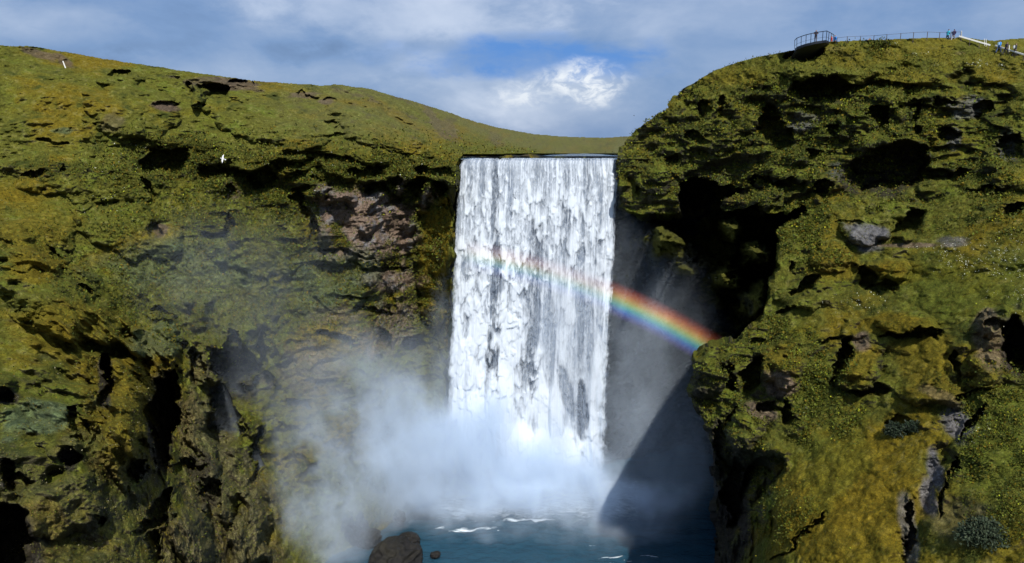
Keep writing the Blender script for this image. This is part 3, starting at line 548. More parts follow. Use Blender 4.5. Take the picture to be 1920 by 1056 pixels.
def fall_sheet(front, seed, parent):
    nx, nt = (600, 1250) if STEP < 1.5 else (300, 620)
    s = np.linspace(0, 1, nx)[None].astype(np.float32); t = np.linspace(0, 1, nt)[:, None].astype(np.float32)
    py = 292+t*648
    xl = np.interp(py[:, 0], [292, 302, 340, 450, 560, 660, 740, 940], [866, 860, 857, 850, 845, 838, 834, 830])[:, None]
    xr = np.interp(py[:, 0], [292, 340, 480, 600, 700, 860, 940], [1155, 1158, 1153, 1147, 1143, 1139, 1136])[:, None]
    px = xl+(xr-xl)*s; PXf = px+0*t; PYf = py+0*s
    r = np.random.RandomState(seed)
    # thickness of the water: vertical strands breaking up into pointed, comet shaped lumps on the way down
    xm = s*28; zm = t*60
    strand = noise3(xm*2.2+0*t, zm*.07, 0*zm+seed+0*xm)+.6*noise3(xm*5.5+0*t, zm*.16, 5+0*(zm+xm))
    broad = noise3(xm*.32+0*t, zm*.035, 9+0*(zm+xm))
    Hh = np.zeros((nt, nx), np.float32)
    dx = 28/(nx-1); dz = 60/(nt-1)
    def splat(n, w0, w1, L0, L1, a0, a1, t0, t1, pw=1.0):
        for _ in range(n):
            tc = t0+(t1-t0)*r.rand()**pw; sc = r.rand(); grow = .5+.9*tc
            w_ = (w0+(w1-w0)*r.rand())*grow; L = (L0+(L1-L0)*r.rand())*grow; am = (a0+(a1-a0)*r.rand())*(.45+.7*tc)
            ci = int(sc*(nx-1)); cj = int(tc*(nt-1)); hw = int(w_/dx)+2; hl = int(L/dz)+2
            i0, i1, j0, j1 = max(0, ci-hw), min(nx, ci+hw+1), max(0, cj-hl), min(nt, cj+1)
            if i1-i0 < 2 or j1-j0 < 2: continue
            v = ((cj-np.arange(j0, j1))*dz/L)[:, None]; u = ((np.arange(i0, i1)-ci)*dx)[None]
            u = u+np.sin(v*7+ci)*w_*.18
            ww = w_*np.clip(v/.30, 0, 1)**.75*(1-.35*v)+1e-3
            k = np.clip(1-(u/ww)**2, 0, 1)**.6*np.clip(1-v, 0, 1)**.8
            Hh[j0:j1, i0:i1] = np.maximum(Hh[j0:j1, i0:i1], Hh[j0:j1, i0:i1]*.45+k*am)
    sc_ = 1 if STEP < 1.5 else .6
    splat(int(240*sc_), .6, 1.6, 3, 8, .7, 1.2, .1, 1)
    splat(int(1000*sc_), .22, .8, 1.2, 5, .35, 1.0, .04, 1)
    splat(int(6500*sc_), .10, .28, .6, 1.8, .25, .55, .01, 1)
    soft = pmask(PXf, PYf, broad*.4, [(1075, 640, 75, 170, 0, 1), (1010, 820, 90, 80, 0, .7), (1110, 560, 40, 110, 0, .6), (960, 730, 30, 60, 0, .4)])
    gaps = pmask(PXf, PYf, strand*.12+broad*.3+.35*noise3(xm*1.1+0*t, zm*.35, 52+0*(zm+xm)), [(928, 410, 8, 150, 0, .7), (931, 520, 11, 110, 0, .9), (1000, 560, 14, 120, 0, .6), (1030, 640, 12, 120, 0, .4), (870, 560, 8, 120, 0, .3), (1062, 420, 10, 120, 0, .4), (1088, 520, 10, 140, 0, .5), (1125, 480, 9, 150, 0, .35), (930, 560, 12, 70, 2, .8), (924, 700, 15, 90, 0, 1.0), (905, 745, 10, 70, 8, .5), (985, 520, 16, 70, 0, .55), (1000, 470, 10, 60, 0, .5), (988, 690, 22, 80, -6, .65), (1094, 775, 11, 60, 3, .7), (1020, 450, 8, 100, 0, .3), (1075, 470, 7, 80, 0, .4), (1106, 600, 8, 90, 0, .35),
                                               (893, 640, 8, 60, 0, .35), (1000, 800, 16, 50, 0, .5), (910, 850, 24, 60, 0, .6), (846, 800, 16, 70, 0, .7), (1060, 720, 12, 60, 12, .5), (958, 350, 6, 60, 0, .3), (1100, 340, 7, 60, 0, .3), (905, 330, 5, 40, 0, .3), (880, 330, 6, 40, 0, .35)])
    blast = pmask(PXf, PYf, broad*.6, [(985, 860, 90, 70, 0, 1), (940, 770, 24, 90, 6, .8), (1042, 780, 14, 100, 0, .8), (1120, 760, 16, 120, 0, .5), (885, 740, 18, 90, 0, .5)])
    wj = (noise3(xm*.9+0*t, zm*.35, 31+0*(zm+xm))*1.1+noise3(xm*2.6+0*t, zm*1.1, 33+0*(zm+xm))*.5)/dz
    wi = (noise3(xm*.8+0*t, zm*.22, 41+0*(zm+xm))*.45+noise3(xm*3.1+0*t, zm*1.3, 43+0*(zm+xm))*.10)/dx
    jj, ii = np.mgrid[0:nt, 0:nx]
    Hh = Hh[np.clip(jj+wj*ss(0, .08, t), 0, nt-1).astype(int), np.clip(ii+wi*ss(0, .15, t), 0, nx-1).astype(int)]
    for _ in range(2 if STEP < 1.5 else 1):
        Hh[1:-1, 1:-1] = Hh[1:-1, 1:-1]*.4+.15*(Hh[:-2, 1:-1]+Hh[2:, 1:-1]+Hh[1:-1, :-2]+Hh[1:-1, 2:])
    Hb = Hh.copy()
    for _ in range(12 if STEP < 1.5 else 3):
        Hb[1:-1, 1:-1] = Hb[1:-1, 1:-1]*.3+.175*(Hb[:-2, 1:-1]+Hb[2:, 1:-1]+Hb[1:-1, :-2]+Hb[1:-1, 2:])
    kb = ss(.3, .95, t)*.55; Hh = Hh*(1-kb)+Hb*kb
    fr2 = noise3(xm*3.2+0*t, zm*.9, 3+0*(zm+xm))+.6*noise3(xm*7+0*t, zm*2.2, 6+0*(zm+xm))
    base = .80+.20*strand*(1-.75*t)+.16*noise3(xm*.9+0*t, zm*.11, 15+0*(zm+xm))*ss(1, .0, t)+.18*broad-.12*t-gaps*.66+.42*blast
    rag = noise3(xm*0+5, zm*.16, 0*zm+seed)*.016+noise3(xm*.9, zm*.55, 0*zm+seed+2)*.016+noise3(xm*3, zm*1.6, 0*zm+seed+4)*.008
    rag = rag*(.25+1.1*t)
    edgef = ss(0, .02+.035*t, s-.012*t+rag+.006*strand)*ss(0, .02+.05*t, 1-s-.004*t+rag*1.2+.006*strand)
    top = ss(0, .012, t)
    if front:
        al = base+.12*fr2*(1-.5*soft)+(Hh-.32)*1.35*(1-.7*soft)*(1-.3*gaps)-.26*soft
        al = al+.35*ss(.05, .0, t)*strand
        al = .22*(1-gaps)+(.78+.22*gaps)*np.clip(ss(.05, .92, al), 0, 1)
        disp = Hb*(1-.8*soft)*.55+strand*.10*(1-.6*t)+broad*.5*t+blast*.8
    else:
        al = np.clip(.95+.3*broad+.15*strand-gaps*.5, 0, 1)*(.80+.15*soft)
        disp = broad*.6+.25*Hh+strand*.1-.8
    al = al*edgef*(.35+.65*top)
    al = al*ss(1.0, .90, t+.05*broad)
    fallz = 60.02*(1-t); fy = 129.4-5.2*np.sqrt(np.clip(t, 0, 1))-.25*ss(0, .01, t)
    a_ = (px-960)/F
    wy_ = CT+(528-py)/F*ST
    x = a_/wy_*(fy+0*s); y = fy-disp*ss(0, .06, t)*np.array(1.0); z = fallz+0*s
    z = z-.35*ss(.06, .0, s)*(1+0*t)
    co = np.stack([x, y+0*x, z+0*x], -1).reshape(-1, 3)
    idx = np.arange(nx*nt).reshape(nt, nx)
    q = np.stack([idx[:-1, :-1], idx[1:, :-1], idx[1:, 1:], idx[:-1, 1:]], -1).reshape(-1, 4)
    me = raw_mesh('curtain', co, q, None, {'alpha': al.ravel()})
    me.materials.append(fall_mat('falling_water', (.70, .76, .83), .12) if front else fall_mat('thin_falling_water', (.40, .48, .61), .25))
    return me
wf = bpy.data.objects.new('waterfall', None); wf.location = (4.5, 129.4, 60); link(wf)
tag(wf, 'broad white waterfall plunging from the cliff edge into the pool', 'waterfall')
for nm, fr, sd in (('curtain', True, 3), ('veil', False, 8)):
    me = fall_sheet(fr, sd, wf); o = bpy.data.objects.new(nm, me); link(o, wf); o.location = (-4.5, -129.4, -60)

# ---------------------------------------------------------------- spray rising from the pool
SPR = [  # px, py, distance, radii (x, y, z) in metres, density; the bank leans left on the wind
    (985, 890, 121, 11, 4, 6, .34), (1040, 830, 122, 5, 3, 8, .10), (930, 800, 121, 5, 3, 8, .12), (1110, 890, 121, 6, 4, 5, .20),
    (860, 850, 119, 11, 6, 10, .22), (760, 840, 116, 13, 7, 12, .15), (650, 880, 112, 13, 7, 12, .12), (555, 950, 106, 12, 7, 16, .075), (680, 720, 116, 14, 6, 11, .050), (800, 700, 120, 9, 4, 8, .035),
    (1010, 930, 117.5, 25, 5, 3.6, .45), (790, 945, 115, 15, 4, 3.6, .10), (1120, 985, 110, 12, 6, 2.4, .06), (900, 975, 111, 13, 5, 2.4, .06), (836, 620, 126, 3, 3, 14, .03),
    (1172, 830, 122, 6.5, 6, 20, .034), (1265, 860, 111, 9, 7, 15, .030), (1195, 620, 127, 8, 6, 18, .028), (1245, 640, 122, 10, 7, 15, .012), (440, 540, 104, 17, 6, 12, .010), (560, 760, 108, 17, 6, 14, .022), (1170, 940, 116, 9, 6, 4, .05), (1060, 640, 124, 8, 2.5, 14, .025), (1165, 450, 127, 3, 2.5, 16, .03), (570, 1010, 105, 11, 5, 9, .10)]
m = bpy.data.materials.new('spray'); m.use_nodes = True; n = NT(m.node_tree); n.n.clear()
o_ = n.new('ShaderNodeOutputMaterial'); pv = n.new('ShaderNodeVolumePrincipled'); n.l.new(pv.outputs[0], o_.inputs['Volume'])
pos = n.new('ShaderNodeTexCoord').outputs['Object']
warp = n.new('ShaderNodeTexNoise'); warp.inputs['Scale'].default_value = .16; warp.inputs['Detail'].default_value = 3; n.l.new(pos, warp.inputs['Vector'])
wp = n.vm('ADD', pos, n.vm('SCALE', n.vm('SUBTRACT', warp.outputs['Color'], (.5, .5, .5)), scale=7.0))
acc = None; hull_pts = []
for (px, py, d, rx, ry, rz, k) in SPR:
    c_ = V(px, py, d)
    l = n.vm('LENGTH', n.vm('MULTIPLY', n.vm('SUBTRACT', wp, c_), (1/rx, 1/ry, 1/rz)))
    v = n.rng(l, 1.25, .15, 0, k, True)
    acc = v if acc is None else n.math('ADD', acc, v)
    for q in RS.normal(size=(40, 3)):
        q = q/np.linalg.norm(q)*1.45; hull_pts.append((c_[0]+q[0]*rx, c_[1]+q[1]*ry, max(-.5, c_[2]+q[2]*rz)))
f_ = n.noise(n.vm('MULTIPLY', wp, (1, 1, .42)), .22, 5, .58)
acc = n.math('MULTIPLY', acc, n.rng(f_, .33, .68, .30, 1.7))
n.l.new(acc, pv.inputs['Density']); pv.inputs['Color'].default_value = (.76, .87, 1.0, 1); pv.inputs['Anisotropy'].default_value = -0.2
bm = bmesh.new()
for q in hull_pts: bm.verts.new(q)
r_ = bmesh.ops.convex_hull(bm, input=bm.verts)
bmesh.ops.delete(bm, geom=[v for v in bm.verts if not v.link_faces], context='VERTS')
me = bpy.data.meshes.new('spray'); bm.to_mesh(me); bm.free(); me.materials.append(m)
if not os.environ.get('NOMIST'):
    o = bpy.data.objects.new('spray', me); link(o); tag(o, 'white spray and drifting mist rising from the plunge pool', None, None, 'stuff')

# ---------------------------------------------------------------- rainbow standing in the spray
ax = np.array([math.sin(math.radians(-14))*math.cos(math.radians(49)), math.cos(math.radians(-14))*math.cos(math.radians(49)), -math.sin(math.radians(49))])
ex = np.cross(ax, [0, 0, 1.]); ex /= np.linalg.norm(ex); ey = np.cross(ex, ax)
co, cols, al = [], [], []
na, nr = 90, 26; A0, A1 = math.radians(-4), math.radians(62)
spec = [(0, (.8, .16, .10)), (.2, (1, .30, .10)), (.36, (1, .58, .14)), (.5, (.60, .78, .26)), (.66, (.16, .64, .62)), (.82, (.12, .32, 1)), (1, (.28, .20, .8))]
for layer in (0, .25):
    for i in range(na):
        a = A0+(A1-A0)*i/(na-1)
        for j in range(nr):
            f = j/(nr-1); th = math.radians(42.9-2.6*f)
            v = ax*math.cos(th)+(ex*math.sin(a)+ey*math.cos(a))*math.sin(th)
            k = (119.5+layer)/v[1]; p = v*k+np.array([0, 0, CAMH]); co.append(p)
            g = (f-.08)/.84
            cols.append([np.interp(g, [q[0] for q in spec], [q[1][c] for q in spec]) for c in range(3)])
            pxp = 960+F*v[0]/(v[1]*CT-v[2]*ST)
            al.append(math.sin(math.pi*min(1, max(0, f)))**1.2*float(np.interp(pxp, [860, 900, 960, 1060, 1140, 1160, 1250, 1310, 1345], [0, .35, .5, .3, .45, 1.0, 1.0, .75, .2])))
idx = np.arange(na*nr).reshape(na, nr); q1 = np.stack([idx[:-1, :-1], idx[1:, :-1], idx[1:, 1:], idx[:-1, 1:]], -1).reshape(-1, 4)
me = raw_mesh('rainbow', np.array(co), np.concatenate([q1, q1[:, ::-1]+na*nr]), np.array(cols), {'alpha': np.array(al)})
m = bpy.data.materials.new('rainbow'); m.use_nodes = True; n = NT(m.node_tree); n.n.clear()
o_ = n.new('ShaderNodeOutputMaterial'); em = n.new('ShaderNodeEmission'); tp = n.new('ShaderNodeBsdfTransparent'); ad = n.new('ShaderNodeAddShader')
ca = n.new('ShaderNodeAttribute', attribute_name='Col'); aa = n.new('ShaderNodeAttribute', attribute_name='alpha')
pos = n.new('ShaderNodeTexCoord').outputs['Object']
n.l.new(ca.outputs['Color'], em.inputs[0]); n.l.new(n.math('MULTIPLY', n.math('MULTIPLY', aa.outputs['Fac'], .22), n.rng(n.noise(pos, .25, 3), .3, .7, .7, 1.2)), em.inputs[1])
n.l.new(tp.outputs[0], ad.inputs[0]); n.l.new(em.outputs[0], ad.inputs[1]); n.l.new(ad.outputs[0], o_.inputs[0])
me.materials.append(m); o = bpy.data.objects.new('rainbow', me); link(o); tag(o, 'arc of rainbow colours in the spray right of the falls', 'rainbow')

# ---------------------------------------------------------------- boulders, shrubs
M_ROCK = ground_mat('wet_rock', .75, .3)
def boulder(px, py, half, tall, d, label, group, seed, moss=.5):
    c_ = np.array(V(px, py, d)); r = half/F*d*1.08
    bm = bmesh.new(); bmesh.ops.create_icosphere(bm, subdivisions=5, radius=1.0)
    v = np.array([q.co[:] for q in bm.verts]); f = np.array([[q.index for q in p.verts] for p in bm.faces]); bm.free()
    n1 = noise3(v[:, 0]*1.1+seed, v[:, 1]*1.1, v[:, 2]*1.1); n2 = noise3(v[:, 0]*2.9, v[:, 1]*2.9+seed, v[:, 2]*2.9); n3 = noise3(v[:, 0]*9, v[:, 1]*9+seed, v[:, 2]*9)
    p = v*(1+.30*n1+.22*(1-2*np.abs(n2))+.06*n3)[:, None]
    p = np.sign(p)*np.abs(p)**.88*np.array([r, r*.85, r*tall])
    cl = np.ones((len(v), 3))*np.array([.011, .010, .009])*(1+.5*n2[:, None])
    mk = np.clip((v[:, 2]-.25+n1*.5+n3*.4)*moss*1.6, 0, 1)[:, None]; cl = cl*(1-mk)+np.array([.018, .016, .008])*mk
    me = raw_mesh('boulder', p, f, np.clip(cl, .01, 1)); me.materials.append(M_ROCK)
    o = bpy.data.objects.new('boulder', me); o.location = (c_[0], c_[1], max(c_[2], -.3*r)); o.rotation_euler = (0, 0, seed); link(o)
    tag(o, label, 'boulder', group); return o
G = 'boulders along the pool shore'
boulder(742, 1060, 46, .86, 103, 'largest dark boulder with mossy top, standing in the pool at the front', G, 1, .5)
boulder(767, 1018, 19, .8, 108, 'small rounded grey boulder right behind the largest dark boulder', G, 2.3, .3)
boulder(692, 1012, 20, .85, 108.5, 'grey boulder just left of the largest dark boulder', G, 3.1, .6)
boulder(660, 990, 30, 1.0, 110, 'pale misted boulder behind the grey boulder at the shore', G, 4.4, .4)
boulder(750, 968, 11, .9, 114, 'faint small rock in the mist above the pool edge', G, 5.2, .1)
boulder(816, 1040, 9, .5, 105, 'tiny dark rock awash in the pool, right of the largest boulder', G, 6.7, .4)

def shrub(px, py, w_px, h_px, label, group, seed, pal, n=2600, twig=True):
    b0 = onC(px, py+h_px*.45); d = b0.y; R = w_px/2/F*d*1.05; Hs = h_px/F*d*.62
    r = np.random.RandomState(seed)
    root = bpy.data.objects.new('shrub', None); root.location = b0; link(root); tag(root, label, 'shrub', group)
    u = r.normal(size=(n, 3)); u /= np.linalg.norm(u, axis=1)[:, None]; rad = r.rand(n)**.45
    p = u*rad[:, None]*np.array([R, R*.8, Hs]); p[:, 2] = np.abs(p[:, 2])*1.15
    k = 1+.35*noise3(p[:, 0]*1.4+seed, p[:, 1]*1.4, p[:, 2]*1.4); p *= k[:, None]
    dd = u+r.normal(size=(n, 3))*.6; dd /= np.linalg.norm(dd, axis=1)[:, None]; t = np.cross(dd, r.normal(size=(n, 3))); t /= np.linalg.norm(t, axis=1)[:, None]
    s = (.13+.16*r.rand(n))[:, None]
    co = np.stack([p, p+dd*s*.5+t*s*.3, p+dd*s, p+dd*s*.5-t*s*.3], 1).reshape(-1, 3)
    ci = r.choice(len(pal), n); cl = np.repeat(np.array(pal)[ci]*(.6+.8*r.rand(n))[:, None], 4, 0)
    me = raw_mesh('foliage', co, np.arange(n*4).reshape(-1, 4), cl, smooth=False); me.materials.append(M_LEAF); link(bpy.data.objects.new('foliage', me), root)
    bm = bmesh.new()
    for _ in range(26):
        e_ = p[r.randint(n)]*.95; a = Vector(e_*np.array([.1, .1, 0])); b = Vector(e_); ax_ = (b-a)
        if ax_.length < .3: continue
        q = ax_.to_track_quat('Z', 'Y').to_matrix().to_4x4(); q.translation = (a+b)/2
        bmesh.ops.create_cone(bm, segments=5, radius1=.035, radius2=.012, depth=ax_.length, matrix=q)
    me = bpy.data.meshes.new('stem'); bm.to_mesh(me); bm.free(); me.materials.append(M_TWIG); link(bpy.data.objects.new('stem', me), root)
    return root
M_TWIG = plain('twig', (.16, .14, .11), .8)
dk = [(.022, .034, .020), (.030, .045, .024), (.040, .050, .035)]
shrub(1845, 985, 100, 60, 'large dark grey green shrub low on the spur near its right edge', 'dark shrubs on the spur', 21, [(.030, .045, .026), (.045, .06, .035), (.06, .075, .045)], 4200)
shrub(1680, 800, 44, 30, 'dark round shrub left of the pale gully rock', 'dark shrubs on the spur', 22, dk, 1700)
shrub(1712, 795, 34, 24, 'smaller dark shrub touching the pale gully rock', 'dark shrubs on the spur', 23, dk, 1200)
shrub(1656, 78, 40, 18, 'leafy green shrub on the crest beside the rope fence', None, 24, [tuple(DARKG*1.5), tuple(GREEN), tuple(FRESH)], 900)

# ---------------------------------------------------------------- viewing platform, fences, posts
def bars(name, segs, r, m, parent, sides=6, square=False):
    bm = bmesh.new()
    for s_ in segs:
        a, b = Vector(s_[0]), Vector(s_[1]); rr = s_[2] if len(s_) > 2 else r; ax_ = b-a
        q = ax_.to_track_quat('Z', 'Y').to_matrix().to_4x4(); q.translation = (a+b)/2
        bmesh.ops.create_cone(bm, segments=4 if square else sides, radius1=rr, radius2=rr, depth=ax_.length, matrix=q, cap_ends=True)
    me = bpy.data.meshes.new(name); bm.to_mesh(me); bm.free(); me.materials.append(m)
    o = bpy.data.objects.new(name, me); link(o, parent)
    if parent: o.matrix_parent_inverse = parent.matrix_world.inverted() if False else o.matrix_parent_inverse; o.location = -Vector(parent.location)
    return o
M_STEEL = plain('dark_steel', (.025, .03, .04), .45, .6)
M_WHITE = plain('white_wood', (.75, .74, .70), .6)
M_POST = plain('weathered_post', (.09, .07, .055), .8)
M_ROPE = plain('rope', (.12, .14, .2), .8)
DPL = 118.0
deck_px = [(1490, 92), (1494, 88), (1502, 85), (1511, 82), (1520, 80), (1528, 78), (1542, 76), (1549, 75), (1553, 77), (1557, 79), (1561, 82)]
dd_ = [117.2, 116.2, 115.4, 114.8, 114.4, 114.2, 114.2, 114.6, 116.2, 118.0, 119.6]
zdeck = V(1545, 76, 114.2)[2]
dk_pts = [Vector(V(p[0], p[1], q)) for p, q in zip(deck_px, dd_)]
plat = bpy.data.objects.new('viewing_platform', None); plat.location = V(1530, 84, 118); link(plat)
tag(plat, 'steel viewing platform jutting out from the crest of the right cliff', 'viewing platform')
bm = bmesh.new(); cen = Vector(V(1538, 83, 120.5))
ring = dk_pts+[Vector(V(1556, 84, 122)), Vector(V(1500, 91, 121.5))]
tv = [bm.verts.new(p) for p in ring]; bv_ = [bm.verts.new(p-Vector((0, 0, .35))) for p in ring]
bm.faces.new(tv); bm.faces.new(bv_[::-1])
for i in range(len(ring)): bm.faces.new((tv[i], bv_[i], bv_[(i+1) % len(ring)], tv[(i+1) % len(ring)]))
bmesh.ops.triangulate(bm, faces=bm.faces[:]); bmesh.ops.recalc_face_normals(bm, faces=bm.faces)
me = bpy.data.meshes.new('deck'); bm.to_mesh(me); bm.free(); me.materials.append(M_STEEL); o = bpy.data.objects.new('deck', me); link(o, plat); o.location = -plat.location
bm = bmesh.new(); r0 = [bm.verts.new(p-Vector((0, 0, .36))) for p in ring]      # added black mass under the deck, deepening its underside and shadow
r1 = [bm.verts.new((p.x*.72+cen.x*.28-1.6, p.y*.45+cen.y*.55+2.2, p.z-2.7)) for p in ring]
for i in range(len(ring)): bm.faces.new((r0[i], r1[i], r1[(i+1) % len(ring)], r0[(i+1) % len(ring)]))
bm.faces.new(r1[::-1]); bm.faces.new(r0); bmesh.ops.triangulate(bm, faces=bm.faces[:]); bmesh.ops.recalc_face_normals(bm, faces=bm.faces)
me = bpy.data.meshes.new('shade_mass'); bm.to_mesh(me); bm.free(); me.materials.append(plain('shade_black', (.008, .009, .01), .7)); o = bpy.data.objects.new('shade_mass', me); link(o, plat); o.location = -plat.location
RH = 1.25
for i, p in enumerate(dk_pts):
    lean = (p-cen); lean.z = 0; lean.normalize()
    bars('post', [(p, p+Vector((0, 0, RH))+lean*.12, .045)], .05, M_STEEL, plat, square=True)
tops = [p+Vector((0, 0, RH))+((p-cen)*Vector((1, 1, 0))).normalized()*.12 for p in dk_pts]
bars('handrail', [(tops[i], tops[i+1]) for i in range(len(tops)-1)], .055, M_STEEL, plat)
bars('mid_rail', [((tops[i]+dk_pts[i]*2)/3, (tops[i+1]+dk_pts[i+1]*2)/3) for i in range(len(tops)-1)], .018, M_STEEL, plat)
for (px, py, q) in ((1512, 88, 118), (1528, 86, 118), (1545, 84, 118)):
    a = Vector(V(px, py, q)); bars('beam', [(a, a+Vector((0, 4.5, -2.6)), .13)], .13, M_STEEL, plat, square=True)

def ground_pt(px, d):                       # a point on the crest of the right cliff
    col = int(round((px-1100)/STEP)); msk = maskC[:, col]; j = int(np.argmax(msk))+int(3/STEP)
    return Vector([float(q) for q in QC_[j, col]])
fence = bpy.data.objects.new('rope_fence', None); fence.location = ground_pt(1600, 0); link(fence)
tag(fence, 'thin rope fence on posts along the crest beside the platform', 'fence')
fp = [(1569, 71), (1588, 69), (1613, 68), (1638, 67), (1662, 65), (1688, 63), (1712, 61), (1738, 60), (1761, 61), (1782, 60), (1801, 60)]
pts_ = []
for px, py in fp:
    g = ground_pt(px, 0); t_ = Vector(V(px, py, g.y)); t_.x = g.x; pts_.append(t_)
    bars('post', [(g-Vector((0, 0, .4)), t_+Vector((0, 0, .04)), .05)], .05, M_POST, fence, square=True)
bars('rope', [(pts_[i], pts_[i+1]) for i in range(len(pts_)-1)], .03, M_ROPE, fence)

def rail(px0, py0, px1, py1, posts, label):
    a0, b0 = onC(px0, py0+7), onC(px1, py1+12)
    a = Vector(V(px0, py0, a0.y)); b = Vector(V(px1, py1, b0.y))
    r_ = bpy.data.objects.new('handrail', None); r_.location = a0; link(r_); tag(r_, label, 'handrail', 'white handrails along the stairs')
    bm = bmesh.new(); ax_ = b-a; q = ax_.to_track_quat('Y', 'Z').to_matrix().to_4x4(); q.translation = (a+b)/2
    bmesh.ops.create_cube(bm, size=1, matrix=q @ Matrix.Diagonal((.10, ax_.length, .20, 1)))
    bmesh.ops.bevel(bm, geom=bm.edges[:], offset=.015, segments=1, affect='EDGES')
    me = bpy.data.meshes.new('rail'); bm.to_mesh(me); bm.free(); me.materials.append(M_WHITE); o = bpy.data.objects.new('rail', me); link(o, r_); o.location = -r_.location
    for k in posts:
        t_ = a.lerp(b, k); t_.z -= .1; bars('post', [(t_-Vector((0, -.02, 1.15)), t_, .05)], .05, M_POST, r_, square=True)
from mathutils import Matrix
rail(1798, 68, 1857, 85, (.08, .36, .66, .95), 'upper white sloping handrail running down from the two people on the crest')
rail(1866, 85.5, 1924, 104, (.03, .35, .66, .93), 'lower white sloping handrail in front of the three walkers')
def post(px, py0, py1, r, label, m, g=None, tilt=0, base=None):
    b_ = base if base is not None else onC(px, py1); t_ = Vector(V(px+tilt, py0, b_.y))
    bm = bmesh.new(); ax_ = t_-b_; q = ax_.to_track_quat('Z', 'Y').to_matrix().to_4x4(); q.translation = ax_/2
    bmesh.ops.create_cone(bm, segments=8, radius1=r, radius2=r*.85, depth=ax_.length, matrix=q, cap_ends=True)
    q2 = q.copy(); q2.translation = ax_*1.0
    bmesh.ops.create_cone(bm, segments=8, radius1=r*.86, radius2=r*.2, depth=r*1.2, matrix=q2, cap_ends=True)
    me = bpy.data.meshes.new('post'); bm.to_mesh(me); bm.free(); me.materials.append(m)
    o = bpy.data.objects.new('marker_post', me); o.location = b_; link(o); tag(o, label, 'post', g)
gp = 'marker posts by the stairs'
post(1803, 58, 71, .05, 'thin pale post at the top end of the upper handrail', M_WHITE, gp)
post(1845.5, 73, 86, .045, 'white post of a pair behind the upper handrail, nearer the crest', M_WHITE, gp)
post(1849, 73, 87, .045, 'white post of a pair behind the upper handrail, farther down the stairs', M_WHITE, gp)
post(1892.5, 85, 97, .07, 'short white post between the dark walker and the last walker', M_WHITE, gp)
post(1442, 99, 107, .04, 'tiny thin dark stake on the skyline left of the platform', M_POST)
jA = lambda px, py: Vector([float(q) for q in QA[int(round((py-70)/STEP)), int(round((px+150)/STEP))]])
post(123, 115, 128, .11, 'lone leaning white post high on the left hillside', M_WHITE, None, -5, jA(123, 128))

# ---------------------------------------------------------------- people
def flat(name, c_): return plain(name, c_, .8, 0, .1)
M_SKIN = flat('skin', (.42, .25, .17)); M_HAIR = flat('dark_hair', (.03, .02, .015)); M_EYE = plain('eye', (.02, .02, .02), .2)
def skin_chain(verts, edges, name):
    me = bpy.data.meshes.new(name); me.from_pydata([v[:3] for v in verts], edges, []); o = bpy.data.objects.new(name, me); SC.collection.objects.link(o)
    o.modifiers.new('s', 'SKIN'); sb = o.modifiers.new('d', 'SUBSURF'); sb.levels = sb.render_levels = 2
    for i, v in enumerate(verts):
        sv = me.skin_vertices[0].data[i]; sv.radius = (v[3], v[4] if len(v) > 4 else v[3]); sv.use_root = (i == 0)
    dg = bpy.context.evaluated_depsgraph_get(); ev = bpy.data.meshes.new_from_object(o.evaluated_get(dg))
    bpy.data.objects.remove(o); return ev
def fuse(me, vox):
    """melt overlapping pieces into one continuous skin"""
    o = bpy.data.objects.new('fuse', me); SC.collection.objects.link(o); md = o.modifiers.new('r', 'REMESH'); md.mode = 'VOXEL'; md.voxel_size = vox; md.use_smooth_shade = True
    dg = bpy.context.evaluated_depsgraph_get(); ev = bpy.data.meshes.new_from_object(o.evaluated_get(dg)); bpy.data.objects.remove(o)
    b = bmesh.new(); b.from_mesh(ev); left = set(b.faces); best = set()
    while left:
        st_ = [left.pop()]; isl = set(st_)
        while st_:
            for e_ in st_.pop().edges:
                for f2 in e_.link_faces:
                    if f2 in left: left.discard(f2); isl.add(f2); st_.append(f2)
        if len(isl) > len(best): best = isl
    bmesh.ops.delete(b, geom=[f for f in b.faces if f not in best], context='FACES'); b.to_mesh(ev); b.free(); return ev
